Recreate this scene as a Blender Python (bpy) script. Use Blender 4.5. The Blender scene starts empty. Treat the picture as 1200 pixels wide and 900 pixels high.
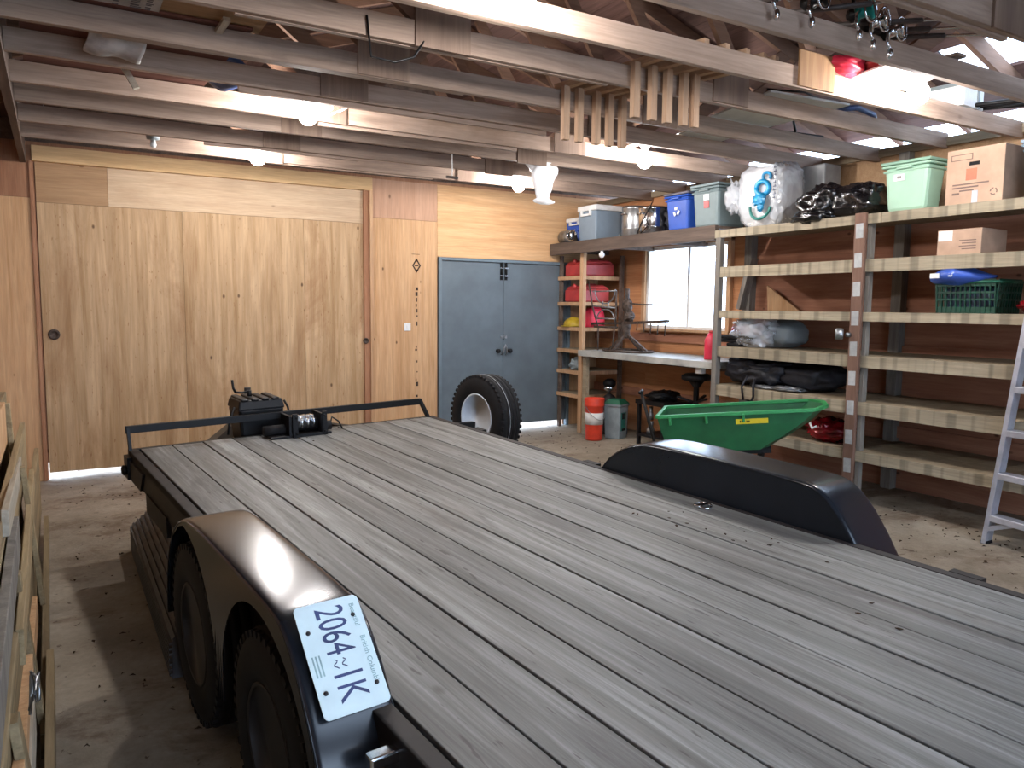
import bpy, math, random
from mathutils import Vector, Matrix, noise
random.seed(7)
C = bpy.context.scene.collection
R_ = math.radians
def V(*a): return Vector(a)

# ------------------------------------------------------------------ materials
def lin(c):
    return tuple((x/12.92 if x <= .04045 else ((x+.055)/1.055)**2.4) for x in [v/255 for v in c])+(1,)
def newmat(name):
    m = bpy.data.materials.new(name); m.use_nodes = True
    nt = m.node_tree; b = nt.nodes['Principled BSDF']
    return m, nt, b
def mth(nt, op, a, b=None, clamp=False):
    n = nt.nodes.new('ShaderNodeMath'); n.operation = op; n.use_clamp = clamp
    for i, v in enumerate((a, b)):
        if v is None: continue
        if isinstance(v, (int, float)): n.inputs[i].default_value = v
        else: nt.links.new(v, n.inputs[i])
    return n.outputs[0]
def mixc(nt, f, a, b, mode='MIX'):
    n = nt.nodes.new('ShaderNodeMix'); n.data_type = 'RGBA'; n.blend_type = mode
    for s, v in ((n.inputs[0], f), (n.inputs[6], a), (n.inputs[7], b)):
        if isinstance(v, (int, float, tuple)): s.default_value = v
        else: nt.links.new(v, s)
    return n.outputs[2]
def ramp(nt, f, stops):
    n = nt.nodes.new('ShaderNodeValToRGB'); e = n.color_ramp.elements
    while len(e) < len(stops): e.new(.5)
    for q, (p, c) in zip(e, stops):
        q.position = p; q.color = c if isinstance(c, tuple) else (c, c, c, 1)
    nt.links.new(f, n.inputs[0]); return n.outputs[0]
def coords(nt, scale=(1, 1, 1), island=False, kind='Object'):
    tc = nt.nodes.new('ShaderNodeTexCoord'); out = tc.outputs[kind]
    oi = nt.nodes.new('ShaderNodeObjectInfo')
    rnd = mth(nt, 'MULTIPLY', oi.outputs['Random'], 37.0)
    if island:
        g = nt.nodes.new('ShaderNodeNewGeometry')
        rnd = mth(nt, 'ADD', rnd, mth(nt, 'MULTIPLY', g.outputs['Random Per Island'], 53.0))
    ad = nt.nodes.new('ShaderNodeVectorMath'); ad.operation = 'ADD'
    nt.links.new(out, ad.inputs[0]); nt.links.new(rnd, ad.inputs[1])
    mp = nt.nodes.new('ShaderNodeVectorMath'); mp.operation = 'MULTIPLY'
    nt.links.new(ad.outputs[0], mp.inputs[0]); mp.inputs[1].default_value = scale
    return mp.outputs[0]
def noi(nt, vec, scale, detail=4, rough=.6, dist=0):
    n = nt.nodes.new('ShaderNodeTexNoise'); n.inputs['Scale'].default_value = scale
    n.inputs['Detail'].default_value = detail; n.inputs['Roughness'].default_value = rough
    n.inputs['Distortion'].default_value = dist
    nt.links.new(vec, n.inputs['Vector']); return n.outputs['Fac']
def bump(nt, b, h, s=.3, d=.01):
    n = nt.nodes.new('ShaderNodeBump'); n.inputs['Strength'].default_value = s
    n.inputs['Distance'].default_value = d
    nt.links.new(h, n.inputs['Height']); nt.links.new(n.outputs[0], b.inputs['Normal'])

def wood(name, c1, c2, axis='x', rough=.75, tone=.25, knots=0, knotc=(70, 42, 28), stain=0, stainc=(60, 52, 46), gs=1.0, fleck=0):
    m, nt, b = newmat(name)
    g, w = .9*gs, 16*gs
    sc = {'x': (g, w, w), 'y': (w, g, w), 'z': (w, w, g)}[axis]
    v = coords(nt, sc, True)
    n1 = noi(nt, v, 1.0, 6, .65, .6)
    col = ramp(nt, n1, [(.3, lin(c1)), (.7, lin(c2))])
    sc2 = tuple(s*5 for s in sc)
    n2 = noi(nt, coords(nt, sc2, True), 1.0, 3, .6)
    col = mixc(nt, .35, col, ramp(nt, n2, [(.3, .35), (.75, .95)]), 'MULTIPLY')
    if knots:
        vo = nt.nodes.new('ShaderNodeTexVoronoi'); vo.inputs['Scale'].default_value = knots*2.4
        s3 = {'x': (.6, 1, 1), 'y': (1, .6, 1), 'z': (1, 1, .6)}[axis]
        nt.links.new(coords(nt, s3, True), vo.inputs['Vector'])
        k = ramp(nt, vo.outputs['Distance'], [(.045, 1.0), (.10, 0.0)])
        sp = nt.nodes.new('ShaderNodeSeparateColor'); nt.links.new(vo.outputs['Color'], sp.inputs[0])
        k = mth(nt, 'MULTIPLY', k, mth(nt, 'GREATER_THAN', sp.outputs[0], .62))
        col = mixc(nt, mth(nt, 'MULTIPLY', k, .8), col, lin(knotc))
    if stain:
        ns = noi(nt, coords(nt, {'x': (.7, 3, 3), 'y': (3, .7, 3), 'z': (3, 3, .7)}[axis], True), 1.0, 6, .7, .8)
        k = ramp(nt, ns, [(.5, 0.0), (.72, 1.0)])
        col = mixc(nt, mth(nt, 'MULTIPLY', k, stain), col, lin(stainc))
    if fleck:
        nf = noi(nt, coords(nt, {'x': (.25, 1, 1), 'y': (1, .25, 1), 'z': (1, 1, .25)}[axis], True), 60, 2, .5)
        k = ramp(nt, nf, [(.66, 0.0), (.74, 1.0)])
        col = mixc(nt, mth(nt, 'MULTIPLY', k, fleck), col, lin(stainc))
    if tone:
        ge = nt.nodes.new('ShaderNodeNewGeometry'); oi = nt.nodes.new('ShaderNodeObjectInfo')
        r = mth(nt, 'FRACT', mth(nt, 'ADD', ge.outputs['Random Per Island'], oi.outputs['Random']))
        r = mth(nt, 'ADD', mth(nt, 'MULTIPLY', r, tone), 1-tone)
        cc = nt.nodes.new('ShaderNodeCombineColor')
        for i in range(3): nt.links.new(r, cc.inputs[i])
        col = mixc(nt, 1.0, col, cc.outputs[0], 'MULTIPLY')
    nt.links.new(col, b.inputs['Base Color']); b.inputs['Roughness'].default_value = rough
    b.inputs['Specular IOR Level'].default_value = .3
    bump(nt, b, n2, .25, .004)
    return m
def plain(name, c, rough=.5, metal=0, var=.12, vs=12, spec=.5, coat=0, c2=None, trans=0, bmp=0, bs=30):
    m, nt, b = newmat(name)
    n = noi(nt, coords(nt), vs, 4, .6)
    d = c2 or tuple(x*(1-var*2) for x in c)
    k = ramp(nt, n, [(.35, lin(d)), (.65, lin(c))])
    nt.links.new(k, b.inputs['Base Color'])
    b.inputs['Roughness'].default_value = rough; b.inputs['Metallic'].default_value = metal
    b.inputs['Specular IOR Level'].default_value = spec; b.inputs['Coat Weight'].default_value = coat
    if trans: b.inputs['Transmission Weight'].default_value = trans
    if bmp: bump(nt, b, noi(nt, coords(nt), bs, 5, .65), bmp, .01)
    return m
M = {}
PLY = ((196, 156, 106), (222, 186, 138))
M['ply_door'] = wood('ply_door', (172, 138, 98), (216, 184, 146), 'z', tone=.12, knots=2.6, stain=.6, stainc=(140, 100, 64), fleck=.7, gs=.8)
M['ply_pale'] = wood('ply_pale', (198, 170, 140), (218, 192, 160), 'x', tone=.06, knots=2, stain=.3, stainc=(160, 124, 90))
M['ply_warm'] = wood('ply_warm', (212, 166, 118), (232, 190, 144), 'x', tone=.05, knots=0, stain=.25, stainc=(190, 126, 72))
M['ply_tan'] = wood('ply_tan', (192, 148, 104), (222, 182, 140), 'z', tone=.06, knots=3.0, stain=.15, stainc=(170, 116, 72))
M['ply_red'] = wood('ply_red', (158, 112, 84), (182, 136, 104), 'z', tone=.08, knots=2.5, stain=.35, stainc=(128, 78, 50))
M['ply_dark'] = wood('ply_dark', (106, 66, 56), (128, 84, 72), 'x', tone=.1)
M['ply_brown'] = wood('ply_brown', (162, 128, 94), (184, 150, 114), 'x', tone=.05, knots=2.2, knotc=(84, 54, 30))
M['ply_pink'] = wood('ply_pink', (188, 146, 118), (204, 164, 136), 'z', tone=.05, knots=2)
M['ply_wall'] = wood('ply_wall', (156, 104, 80), (186, 132, 104), 'y', tone=.12, knots=2.6, stain=.35, stainc=(104, 62, 52))
M['ply_gusset'] = wood('ply_gusset', (150, 108, 70), (204, 160, 112), 'z', tone=.35, gs=.8)
M['trim'] = wood('trim', (210, 172, 124), (230, 194, 146), 'x', tone=.12, knots=1.6)
M['chord'] = wood('chord', (150, 128, 112), (194, 170, 152), 'x', tone=.28, knots=1.5, stain=.5, stainc=(112, 90, 76))
M['ply_orange'] = wood('ply_orange', (184, 124, 82), (206, 150, 106), 'y', tone=.08, knots=2, stain=.3, stainc=(150, 98, 66))
M['ply_gusset2'] = wood('ply_gusset2', (128, 106, 92), (160, 136, 118), 'z', tone=.35, gs=.8)
M['rafter'] = wood('rafter', (120, 88, 70), (150, 116, 94), 'x', tone=.35, stain=.4, stainc=(78, 54, 44))
M['roofboard'] = wood('roofboard', (86, 60, 54), (120, 90, 80), 'y', tone=.4, stain=.5, stainc=(62, 38, 34))
M['oldplank'] = wood('oldplank', (88, 74, 66), (130, 112, 100), 'y', tone=.3, knots=1.5, stain=.4, stainc=(62, 46, 40))
M['shelfwood'] = wood('shelfwood', (146, 130, 106), (180, 164, 138), 'y', tone=.18, stain=.3, stainc=(122, 102, 74))
M['shelfedge'] = wood('shelfedge', (154, 142, 120), (190, 177, 152), 'y', tone=.25, stain=.2, stainc=(120, 98, 68))
M['greywood'] = wood('greywood', (104, 98, 92), (150, 144, 134), 'z', tone=.2, stain=.5, stainc=(84, 76, 68))
M['postbrown'] = wood('postbrown', (112, 84, 70), (140, 108, 92), 'z', tone=.1, stain=.4, stainc=(90, 64, 54))
M['newwood'] = wood('newwood', (190, 148, 110), (216, 176, 138), 'z', tone=.15, knots=1.2)
M['stick'] = wood('stick', (184, 150, 122), (208, 176, 146), 'z', tone=.2)
M['sticky'] = wood('sticky', (176, 142, 112), (206, 172, 140), 'y', tone=.2)
M['lumber'] = wood('lumber', (140, 120, 88), (188, 166, 128), 'y', tone=.35, stain=.4, stainc=(96, 78, 58))
M['lumberw'] = wood('lumberw', (168, 158, 140), (198, 188, 170), 'y', tone=.15, stain=.3, stainc=(120, 108, 92))
def banded(m):
    nt = m.node_tree; b = nt.nodes['Principled BSDF']; src = b.inputs['Base Color'].links[0].from_socket
    n = noi(nt, coords(nt, (.0, 1, .0), True), 11, 2, .4)
    k = ramp(nt, n, [(.40, .62), (.50, 1.0)])
    nt.links.new(mixc(nt, 1.0, src, k, 'MULTIPLY'), b.inputs['Base Color'])
banded(M['shelfedge'])
M['tape'] = plain('tape', (176, 178, 178), .5, 0, .08)
M['doorblue'] = plain('doorblue', (98, 110, 118), .5, 0, .05, 3, .4, bmp=.03)
M['bluetrim'] = plain('bluetrim', (104, 120, 130), .5, 0, .06, 4)
M['blackmetal'] = plain('blackmetal', (13, 12, 14), .5, 0, .2, 8, .3)
M['blackpaint'] = plain('blackpaint', (28, 32, 38), .21, 0, .06, 3, .36)
M['darkframe'] = plain('darkframe', (36, 31, 32), .6, 0, .2, 9, .35)
M['rubber'] = plain('rubber', (22, 21, 23), .75, 0, .15, 20, .3)
M['steel'] = plain('steel', (176, 178, 180), .3, .9, .08)
M['chrome'] = plain('chrome', (215, 217, 220), .16, 1, .02)
M['galv'] = plain('galv', (168, 172, 176), .42, .8, .14, 18)
M['rust'] = plain('rust', (92, 76, 66), .7, .3, .25, 25)
M['rim'] = plain('rim', (214, 222, 230), .35, 0, .05, 6)
M['rimdark'] = plain('rimdark', (38, 34, 35), .5, .2, .1)
M['bindark'] = plain('bindark', (84, 84, 88), .6, 0, .12, 9)
M['greypale'] = plain('greypale', (160, 162, 163), .5, 0, .08, 5)
M['greypl'] = plain('greypl', (128, 138, 142), .5, 0, .05, 4)
M['greypl2'] = plain('greypl2', (116, 132, 134), .5, 0, .05, 4)
M['coolergrey'] = plain('coolergrey', (128, 144, 158), .5, 0, .04, 4)
M['white'] = plain('white', (226, 226, 224), .5, 0, .04)
M['whitepanel'] = plain('whitepanel', (206, 210, 208), .5, 0, .06, 5)
M['blue'] = plain('blue', (44, 88, 186), .45, 0, .06, 4)
M['blueb'] = plain('blueb', (62, 96, 190), .35, 0, .12, 5, bmp=.4, bs=9)
M['darklid'] = plain('darklid', (88, 84, 96), .5, 0, .06)
M['mint'] = plain('mint', (160, 196, 172), .5, 0, .03, 4)
M['mintdark'] = plain('mintdark', (132, 168, 146), .5, 0, .03, 4)
M['card'] = plain('card', (184, 154, 132), .8, 0, .05, 6, .2)
M['cardink'] = plain('cardink', (112, 92, 84), .8, 0, .05)
M['redsq'] = plain('redsq', (206, 110, 84), .7, 0, .05)
M['redcan'] = plain('redcan', (184, 62, 60), .45, 0, .08, 5)
M['redpink'] = plain('redpink', (222, 50, 78), .4, 0, .05, 5)
M['yellow'] = plain('yellow', (186, 156, 40), .5, 0, .1)
M['stickery'] = plain('stickery', (222, 200, 40), .5, 0, .03)
M['orange'] = plain('orange', (222, 66, 42), .45, 0, .05)
M['green'] = plain('green', (28, 98, 58), .42, 0, .08, 5)
M['greenrim'] = plain('greenrim', (52, 146, 84), .45, 0, .05, 5)
M['greenlid'] = plain('greenlid', (22, 92, 66), .5, 0, .05)
M['basket'] = plain('basket', (12, 66, 50), .45, 0, .08)
M['pail'] = plain('pail', (140, 152, 156), .5, 0, .06)
M['teal'] = plain('teal', (24, 120, 110), .5)
M['navy'] = plain('navy', (40, 52, 84), .5)
M['cyan'] = plain('cyan', (20, 150, 204), .4)
M['alu'] = plain('alu', (196, 198, 208), .38, .55, .06, 10)
M['redfoil'] = plain('redfoil', (150, 16, 28), .25, .2, .2, 8)
M['blackbag'] = plain('blackbag', (14, 14, 17), .16, 0, .1, 8, .8, bmp=1.0, bs=9)
M['blackcloth'] = plain('blackcloth', (34, 34, 42), .6, 0, .25, 10, .4, bmp=.8, bs=12)
M['paper'] = plain('paper', (190, 186, 182), .8, 0, .12, 6, .2)
M['paperink'] = plain('paperink', (104, 100, 106), .8)
M['plate'] = plain('plate', (224, 240, 240), .35, 0, .02)
M['plateink'] = plain('plateink', (70, 80, 122), .5)
M['platefaint'] = plain('platefaint', (166, 198, 196), .5)
M['ink'] = plain('ink', (70, 48, 36), .8, 0, .2, 40)
M['tarp'] = plain('tarp', (40, 74, 130), .5)
M['handwheel'] = plain('handwheel', (60, 50, 46), .6)
M['benchtop'] = plain('benchtop', (178, 178, 172), .45, 0, .1, 4)
M['chromered'] = plain('chromered', (190, 60, 60), .4)
M['leaf'] = plain('leaf', (70, 52, 36), .9, 0, .3, 30, .1)
M['amber'] = plain('amber', (190, 90, 30), .3)
M['hole'] = plain('hole', (14, 12, 12), .9)
M['tealreel'] = plain('tealreel', (20, 150, 140), .3, .3)

def filmy(name, tint, alpha=.55, rough=.12):
    m, nt, b = newmat(name)
    b.inputs['Base Color'].default_value = lin(tint); b.inputs['Roughness'].default_value = rough
    n = noi(nt, coords(nt), 4, 2, .5, .6)
    nt.links.new(ramp(nt, n, [(.35, alpha*.6), (.65, min(1, alpha*1.25))]), b.inputs['Alpha'])
    vo = nt.nodes.new('ShaderNodeTexVoronoi'); vo.inputs['Scale'].default_value = 11
    nt.links.new(coords(nt, (1, 1, .6)), vo.inputs['Vector'])
    bump(nt, b, vo.outputs['Distance'], .8, .03)
    b.inputs['Specular IOR Level'].default_value = .9
    return m
M['film'] = filmy('film', (214, 218, 224), .55)
M['bagwhite'] = filmy('bagwhite', (236, 238, 240), 1.0, .35)
def glassy():
    m, nt, b = newmat('windowglass')
    b.inputs['Base Color'].default_value = (1, 1, 1, 1); b.inputs['Roughness'].default_value = .0
    b.inputs['Alpha'].default_value = .12
    return m
M['glass'] = glassy()
def translucent():
    m = bpy.data.materials.new('skylight_panel'); m.use_nodes = True; nt = m.node_tree
    for n in list(nt.nodes): nt.nodes.remove(n)
    o = nt.nodes.new('ShaderNodeOutputMaterial'); t = nt.nodes.new('ShaderNodeBsdfTranslucent')
    t.inputs[0].default_value = (.95, .95, .95, 1)
    tr = nt.nodes.new('ShaderNodeBsdfTransparent'); mx = nt.nodes.new('ShaderNodeMixShader')
    mx.inputs[0].default_value = .6
    nt.links.new(t.outputs[0], mx.inputs[1]); nt.links.new(tr.outputs[0], mx.inputs[2]); nt.links.new(mx.outputs[0], o.inputs[0])
    return m
M['skylight'] = translucent()
def emis(name, col, s):
    m, nt, b = newmat(name)
    b.inputs['Base Color'].default_value = (.9, .9, .9, 1)
    b.inputs['Emission Color'].default_value = col; b.inputs['Emission Strength'].default_value = s
    return m
M['bulb'] = emis('bulb', (1.0, .94, .86, 1), BULB) if 'BULB' in globals() else emis('bulb', (1.0, .965, .95, 1), 300)
M['bulboff'] = plain('bulboff', (214, 220, 220), .2)

def deckmat():
    m, nt, b = newmat('deck_planks')
    v = coords(nt, (15, .55, 15), True)
    n1 = noi(nt, v, 1.0, 7, .7, .5)
    col = ramp(nt, n1, [(.28, lin((88, 88, 84))), (.5, lin((136, 137, 133))), (.72, lin((188, 190, 188)))])
    n2 = noi(nt, coords(nt, (90, 2.2, 90), True), 1.0, 4, .6)
    col = mixc(nt, .6, col, ramp(nt, n2, [(.3, .4), (.65, 1.0)]), 'MULTIPLY')
    # brown and dark weather stains, long along the boards
    ns = noi(nt, coords(nt, (4.5, .5, 4), True), 1.0, 5, .65, .4)
    col = mixc(nt, ramp(nt, ns, [(.56, 0.0), (.70, .5)]), col, lin((94, 84, 76)))
    nd = noi(nt, coords(nt, (7, .8, 4), True), 1.3, 4, .6, .3)
    col = mixc(nt, ramp(nt, nd, [(.58, 0.0), (.68, .6)]), col, lin((72, 68, 68)))
    npz = noi(nt, coords(nt, (4.5, .38, 4), True), 1.0, 3, .5, .2)
    col = mixc(nt, 1.0, col, ramp(nt, npz, [(.32, .62), (.66, 1.0)]), 'MULTIPLY')
    vo = nt.nodes.new('ShaderNodeTexVoronoi'); vo.inputs['Scale'].default_value = 3.2
    nt.links.new(coords(nt, (1, .55, .2), True), vo.inputs['Vector'])
    col = mixc(nt, ramp(nt, vo.outputs['Distance'], [(.035, .75), (.07, 0.0)]), col, lin((66, 58, 52)))
    nk = noi(nt, coords(nt, (60, 7, 10), True), 1.0, 2, .5)
    col = mixc(nt, ramp(nt, nk, [(.66, 0.0), (.72, .75)]), col, lin((56, 50, 48)))
    ge = nt.nodes.new('ShaderNodeNewGeometry')
    r = mth(nt, 'ADD', mth(nt, 'MULTIPLY', ge.outputs['Random Per Island'], .28), .76)
    cc = nt.nodes.new('ShaderNodeCombineColor')
    for i in range(3): nt.links.new(r, cc.inputs[i])
    col = mixc(nt, 1.0, col, cc.outputs[0], 'MULTIPLY')
    nt.links.new(col, b.inputs['Base Color'])
    b.inputs['Roughness'].default_value = .55; b.inputs['Specular IOR Level'].default_value = .5
    bump(nt, b, n2, .35, .004)
    return m
M['deck'] = deckmat()
def floormat():
    m, nt, b = newmat('dirt_floor')
    n1 = noi(nt, coords(nt, (1, 1, 1)), 1.4, 8, .65, .3)
    col = ramp(nt, n1, [(.3, lin((128, 116, 100))), (.7, lin((176, 165, 148)))])
    n2 = noi(nt, coords(nt), 26, 5, .7)
    col = mixc(nt, .4, col, ramp(nt, n2, [(.3, .5), (.7, 1.0)]), 'MULTIPLY')
    n3 = noi(nt, coords(nt, (1, 1.3, 1)), 1.7, 8, .72, .3)
    col = mixc(nt, ramp(nt, n3, [(.52, 0.0), (.64, .7)]), col, lin((104, 84, 68)))
    n4 = noi(nt, coords(nt), 15, 3, .6, .6)
    col = mixc(nt, ramp(nt, n4, [(.66, 0.0), (.70, .75)]), col, lin((74, 56, 42)))
    nt.links.new(col, b.inputs['Base Color']); b.inputs['Roughness'].default_value = .9
    b.inputs['Specular IOR Level'].default_value = .2
    bump(nt, b, n2, .5, .01)
    return m
M['floor'] = floormat()

# ------------------------------------------------------------------ mesh builder
class MB:
    def __init__(s): s.v = []; s.f = []; s.mi = []; s.sm = []; s.m = 0; s.smooth = False
    def add(s, vs, fs):
        o = len(s.v); s.v += [tuple(v) for v in vs]
        for f in fs: s.f.append([o+i for i in f]); s.mi.append(s.m); s.sm.append(s.smooth)
        return s
    def hexa(s, p):   # 8 points: bottom ring 4, top ring 4
        return s.add(p, [(3, 2, 1, 0), (4, 5, 6, 7), (0, 1, 5, 4), (1, 2, 6, 5), (2, 3, 7, 6), (3, 0, 4, 7)])
    def box(s, x0, x1, y0, y1, z0, z1):
        return s.hexa([(x0, y0, z0), (x1, y0, z0), (x1, y1, z0), (x0, y1, z0), (x0, y0, z1), (x1, y0, z1), (x1, y1, z1), (x0, y1, z1)])
    def obox(s, c, size, rz=0, rx=0, ry=0, taper=1.0):
        Mx = Matrix.Translation(Vector(c)) @ Matrix.Rotation(rz, 4, 'Z') @ Matrix.Rotation(ry, 4, 'Y') @ Matrix.Rotation(rx, 4, 'X')
        a, b, d = [q/2 for q in size]; t = taper
        P = [(-a*t, -b*t, -d), (a*t, -b*t, -d), (a*t, b*t, -d), (-a*t, b*t, -d), (-a, -b, d), (a, -b, d), (a, b, d), (-a, b, d)]
        return s.hexa([Mx @ Vector(p) for p in P])
    def bar(s, p0, p1, w, t, up=(0, 0, 1)):
        p0 = Vector(p0); p1 = Vector(p1); d = (p1-p0).normalized(); u = Vector(up)
        if abs(d.dot(u)) > .98: u = Vector((1, 0, 0))
        a = d.cross(u).normalized(); u = a.cross(d).normalized()
        q = [(-w/2, -t/2), (w/2, -t/2), (w/2, t/2), (-w/2, t/2)]
        P = [p0+a*x+u*y for x, y in q]+[p1+a*x+u*y for x, y in q]
        return s.hexa(P)
    def tube(s, pts, r, seg=8, caps=True, rs=None):
        pts = [Vector(p) for p in pts]; n = len(pts); V_ = []; up = None
        for i, p in enumerate(pts):
            d = (pts[min(i+1, n-1)]-pts[max(i-1, 0)]).normalized()
            if up is None:
                up = Vector((0, 0, 1)) if abs(d.z) < .9 else Vector((1, 0, 0))
            a = d.cross(up).normalized(); up = a.cross(d).normalized()
            rr = rs[i] if rs else r
            for k in range(seg):
                t = 2*math.pi*k/seg; V_.append(p+a*math.cos(t)*rr+up*math.sin(t)*rr)
        F = [(i*seg+k, i*seg+(k+1) % seg, (i+1)*seg+(k+1) % seg, (i+1)*seg+k) for i in range(n-1) for k in range(seg)]
        if caps: F += [tuple(range(seg-1, -1, -1)), tuple((n-1)*seg+k for k in range(seg))]
        o = s.smooth; s.smooth = True; s.add(V_, F); s.smooth = o; return s
    def lathe(s, prof, c, axis=(0, 0, 1), seg=24, smooth=True, close=False):
        c = Vector(c); ax = Vector(axis).normalized(); q = ax.to_track_quat('Z', 'Y')
        V_ = []; n = len(prof)
        for r, z in prof:
            for k in range(seg):
                t = 2*math.pi*k/seg; V_.append(c+q @ Vector((r*math.cos(t), r*math.sin(t), z)))
        F = [(i*seg+k, i*seg+(k+1) % seg, (i+1)*seg+(k+1) % seg, (i+1)*seg+k) for i in range(n-1) for k in range(seg)]
        if close: F += [((n-1)*seg+k, (n-1)*seg+(k+1) % seg, (k+1) % seg, k) for k in range(seg)]
        elif True:
            if prof[0][0] > 1e-4: F.append(tuple(range(seg-1, -1, -1)))
            if prof[-1][0] > 1e-4: F.append(tuple((n-1)*seg+k for k in range(seg)))
        o = s.smooth; s.smooth = smooth; s.add(V_, F); s.smooth = o; return s
    def prism(s, poly, off):
        n = len(poly); off = Vector(off); P = [Vector(p) for p in poly]
        return s.add(P+[p+off for p in P], [tuple(range(n-1, -1, -1)), tuple(range(n, 2*n))]+[(i, (i+1) % n, n+(i+1) % n, n+i) for i in range(n)])
    def blob(s, c, rad, amp=.15, fr=2.5, seg=28, rings=18, seed=0, flat=None, sq=1.0, ridge=0):
        c = Vector(c); V_ = []
        def pw(x): return math.copysign(abs(x)**sq, x)
        for i in range(rings+1):
            ph = math.pi*i/rings
            for k in range(seg):
                t = 2*math.pi*k/seg
                d = Vector((pw(math.sin(ph))*pw(math.cos(t)), pw(math.sin(ph))*pw(math.sin(t)), pw(math.cos(ph))))
                f = 1+amp*noise.noise(d*fr+Vector((seed, seed*2.1, 0)))*1.6
                if ridge: f += ridge*(abs(noise.noise(d*fr*2.6+Vector((seed*3, 0, seed))))-.2)
                p = Vector((d.x*rad[0], d.y*rad[1], d.z*rad[2]))*f
                if flat is not None and p.z < -flat: p.z = -flat
                V_.append(c+p)
        F = [(i*seg+k, (i+1)*seg+k, (i+1)*seg+(k+1) % seg, i*seg+(k+1) % seg) for i in range(rings) for k in range(seg)]
        o = s.smooth; s.smooth = True; s.add(V_, F); s.smooth = o; return s
    def grid(s, fn, nu, nv, smooth=True):
        V_ = [fn(i/nu, j/nv) for i in range(nu+1) for j in range(nv+1)]
        F = [(i*(nv+1)+j, (i+1)*(nv+1)+j, (i+1)*(nv+1)+j+1, i*(nv+1)+j+1) for i in range(nu) for j in range(nv)]
        o = s.smooth; s.smooth = smooth; s.add(V_, F); s.smooth = o; return s
    def build(s, name, mats, parent=None, bevel=0, thick=0, off=(0, 0, 0)):
        me = bpy.data.meshes.new(name)
        ox = Vector(off)
        me.from_pydata([tuple(Vector(v)-ox) for v in s.v], [], s.f)
        if not isinstance(mats, (list, tuple)): mats = [mats]
        for m in mats: me.materials.append(M[m] if isinstance(m, str) else m)
        me.polygons.foreach_set('material_index', s.mi); me.polygons.foreach_set('use_smooth', s.sm)
        me.update(); me.validate()
        o = bpy.data.objects.new(name, me); C.objects.link(o)
        if parent is not None: o.parent = parent
        if thick:
            md = o.modifiers.new('Solidify', 'SOLIDIFY'); md.thickness = thick
        if bevel:
            md = o.modifiers.new('Bevel', 'BEVEL'); md.width = bevel; md.segments = 2; md.limit_method = 'ANGLE'; md.angle_limit = R_(40)
        return o
def thing(name, label, cat, loc=(0, 0, 0), rz=0, group=None, mat=None):
    o = bpy.data.objects.new(name, None); C.objects.link(o)
    if mat is not None: o.matrix_world = mat
    else: o.location = loc; o.rotation_euler = (0, 0, rz)
    o.empty_display_size = .1
    o['label'] = label; o['category'] = cat
    if group: o['group'] = group
    return o
def solo(mb, name, mats, label, cat, loc=(0, 0, 0), group=None, **k):
    # a thing that is one mesh; vertices are given in world metres, the origin goes to loc
    o = mb.build(name, mats, None, off=loc, **k); o.location = loc
    o['label'] = label; o['category'] = cat
    if group: o['group'] = group
    return o
def struct(mb, name, mats, parent=None, **k):
    o = mb.build(name, mats, parent, **k)
    if parent is None: o['kind'] = 'structure'
    return o
def P(mb, name, mats, parent, label=None, **k):
    # a part; vertices in world metres (parent has no rotation) or already local when loc is zero
    o = mb.build(name, mats, parent, off=k.pop('off', parent_off(parent)), **k)
    if label: o['label'] = label
    return o
def parent_off(p):
    if p is None: return (0, 0, 0)
    while p.parent is not None: p = p.parent
    return tuple(p.location)
def text_mesh(s, body, origin, xdir, ydir, size, mi=0, align='LEFT', squash=1.0, depth=.0006, bold=0):
    """append flat raised lettering to mesh builder s"""
    cu = bpy.data.curves.new('lettering', 'FONT'); cu.body = body; cu.size = size; cu.align_x = align
    cu.extrude = depth; cu.resolution_u = 3; cu.offset = bold
    ob = bpy.data.objects.new('lettering', cu); C.objects.link(ob)
    dg = bpy.context.evaluated_depsgraph_get(); dg.update()
    me = bpy.data.meshes.new_from_object(ob.evaluated_get(dg))
    xd = Vector(xdir).normalized(); yd = Vector(ydir).normalized(); zd = xd.cross(yd); o = Vector(origin)
    m0 = s.m; s.m = mi
    s.add([o+xd*v.co.x*squash+yd*v.co.y+zd*v.co.z for v in me.vertices], [tuple(p.vertices) for p in me.polygons])
    s.m = m0
    bpy.data.objects.remove(ob); bpy.data.curves.remove(cu); bpy.data.meshes.remove(me)
def fz(x): return -.08+.0207*x
# ================================================================== ROOM
YB = 8.42; XW = 6.3
# floor: a dirt floor that falls slightly to the left
b = MB(); b.grid(lambda u, v: (-6+15*u, -7+17*v, fz(-6+15*u)), 2, 2, False)
b.v += [(x, y, z-.3) for x, y, z in b.v[:9]]
struct(b, 'floor', 'floor')
def roofz(x): return 3.20+.33*min(x+.5, 6.6-x)
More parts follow.
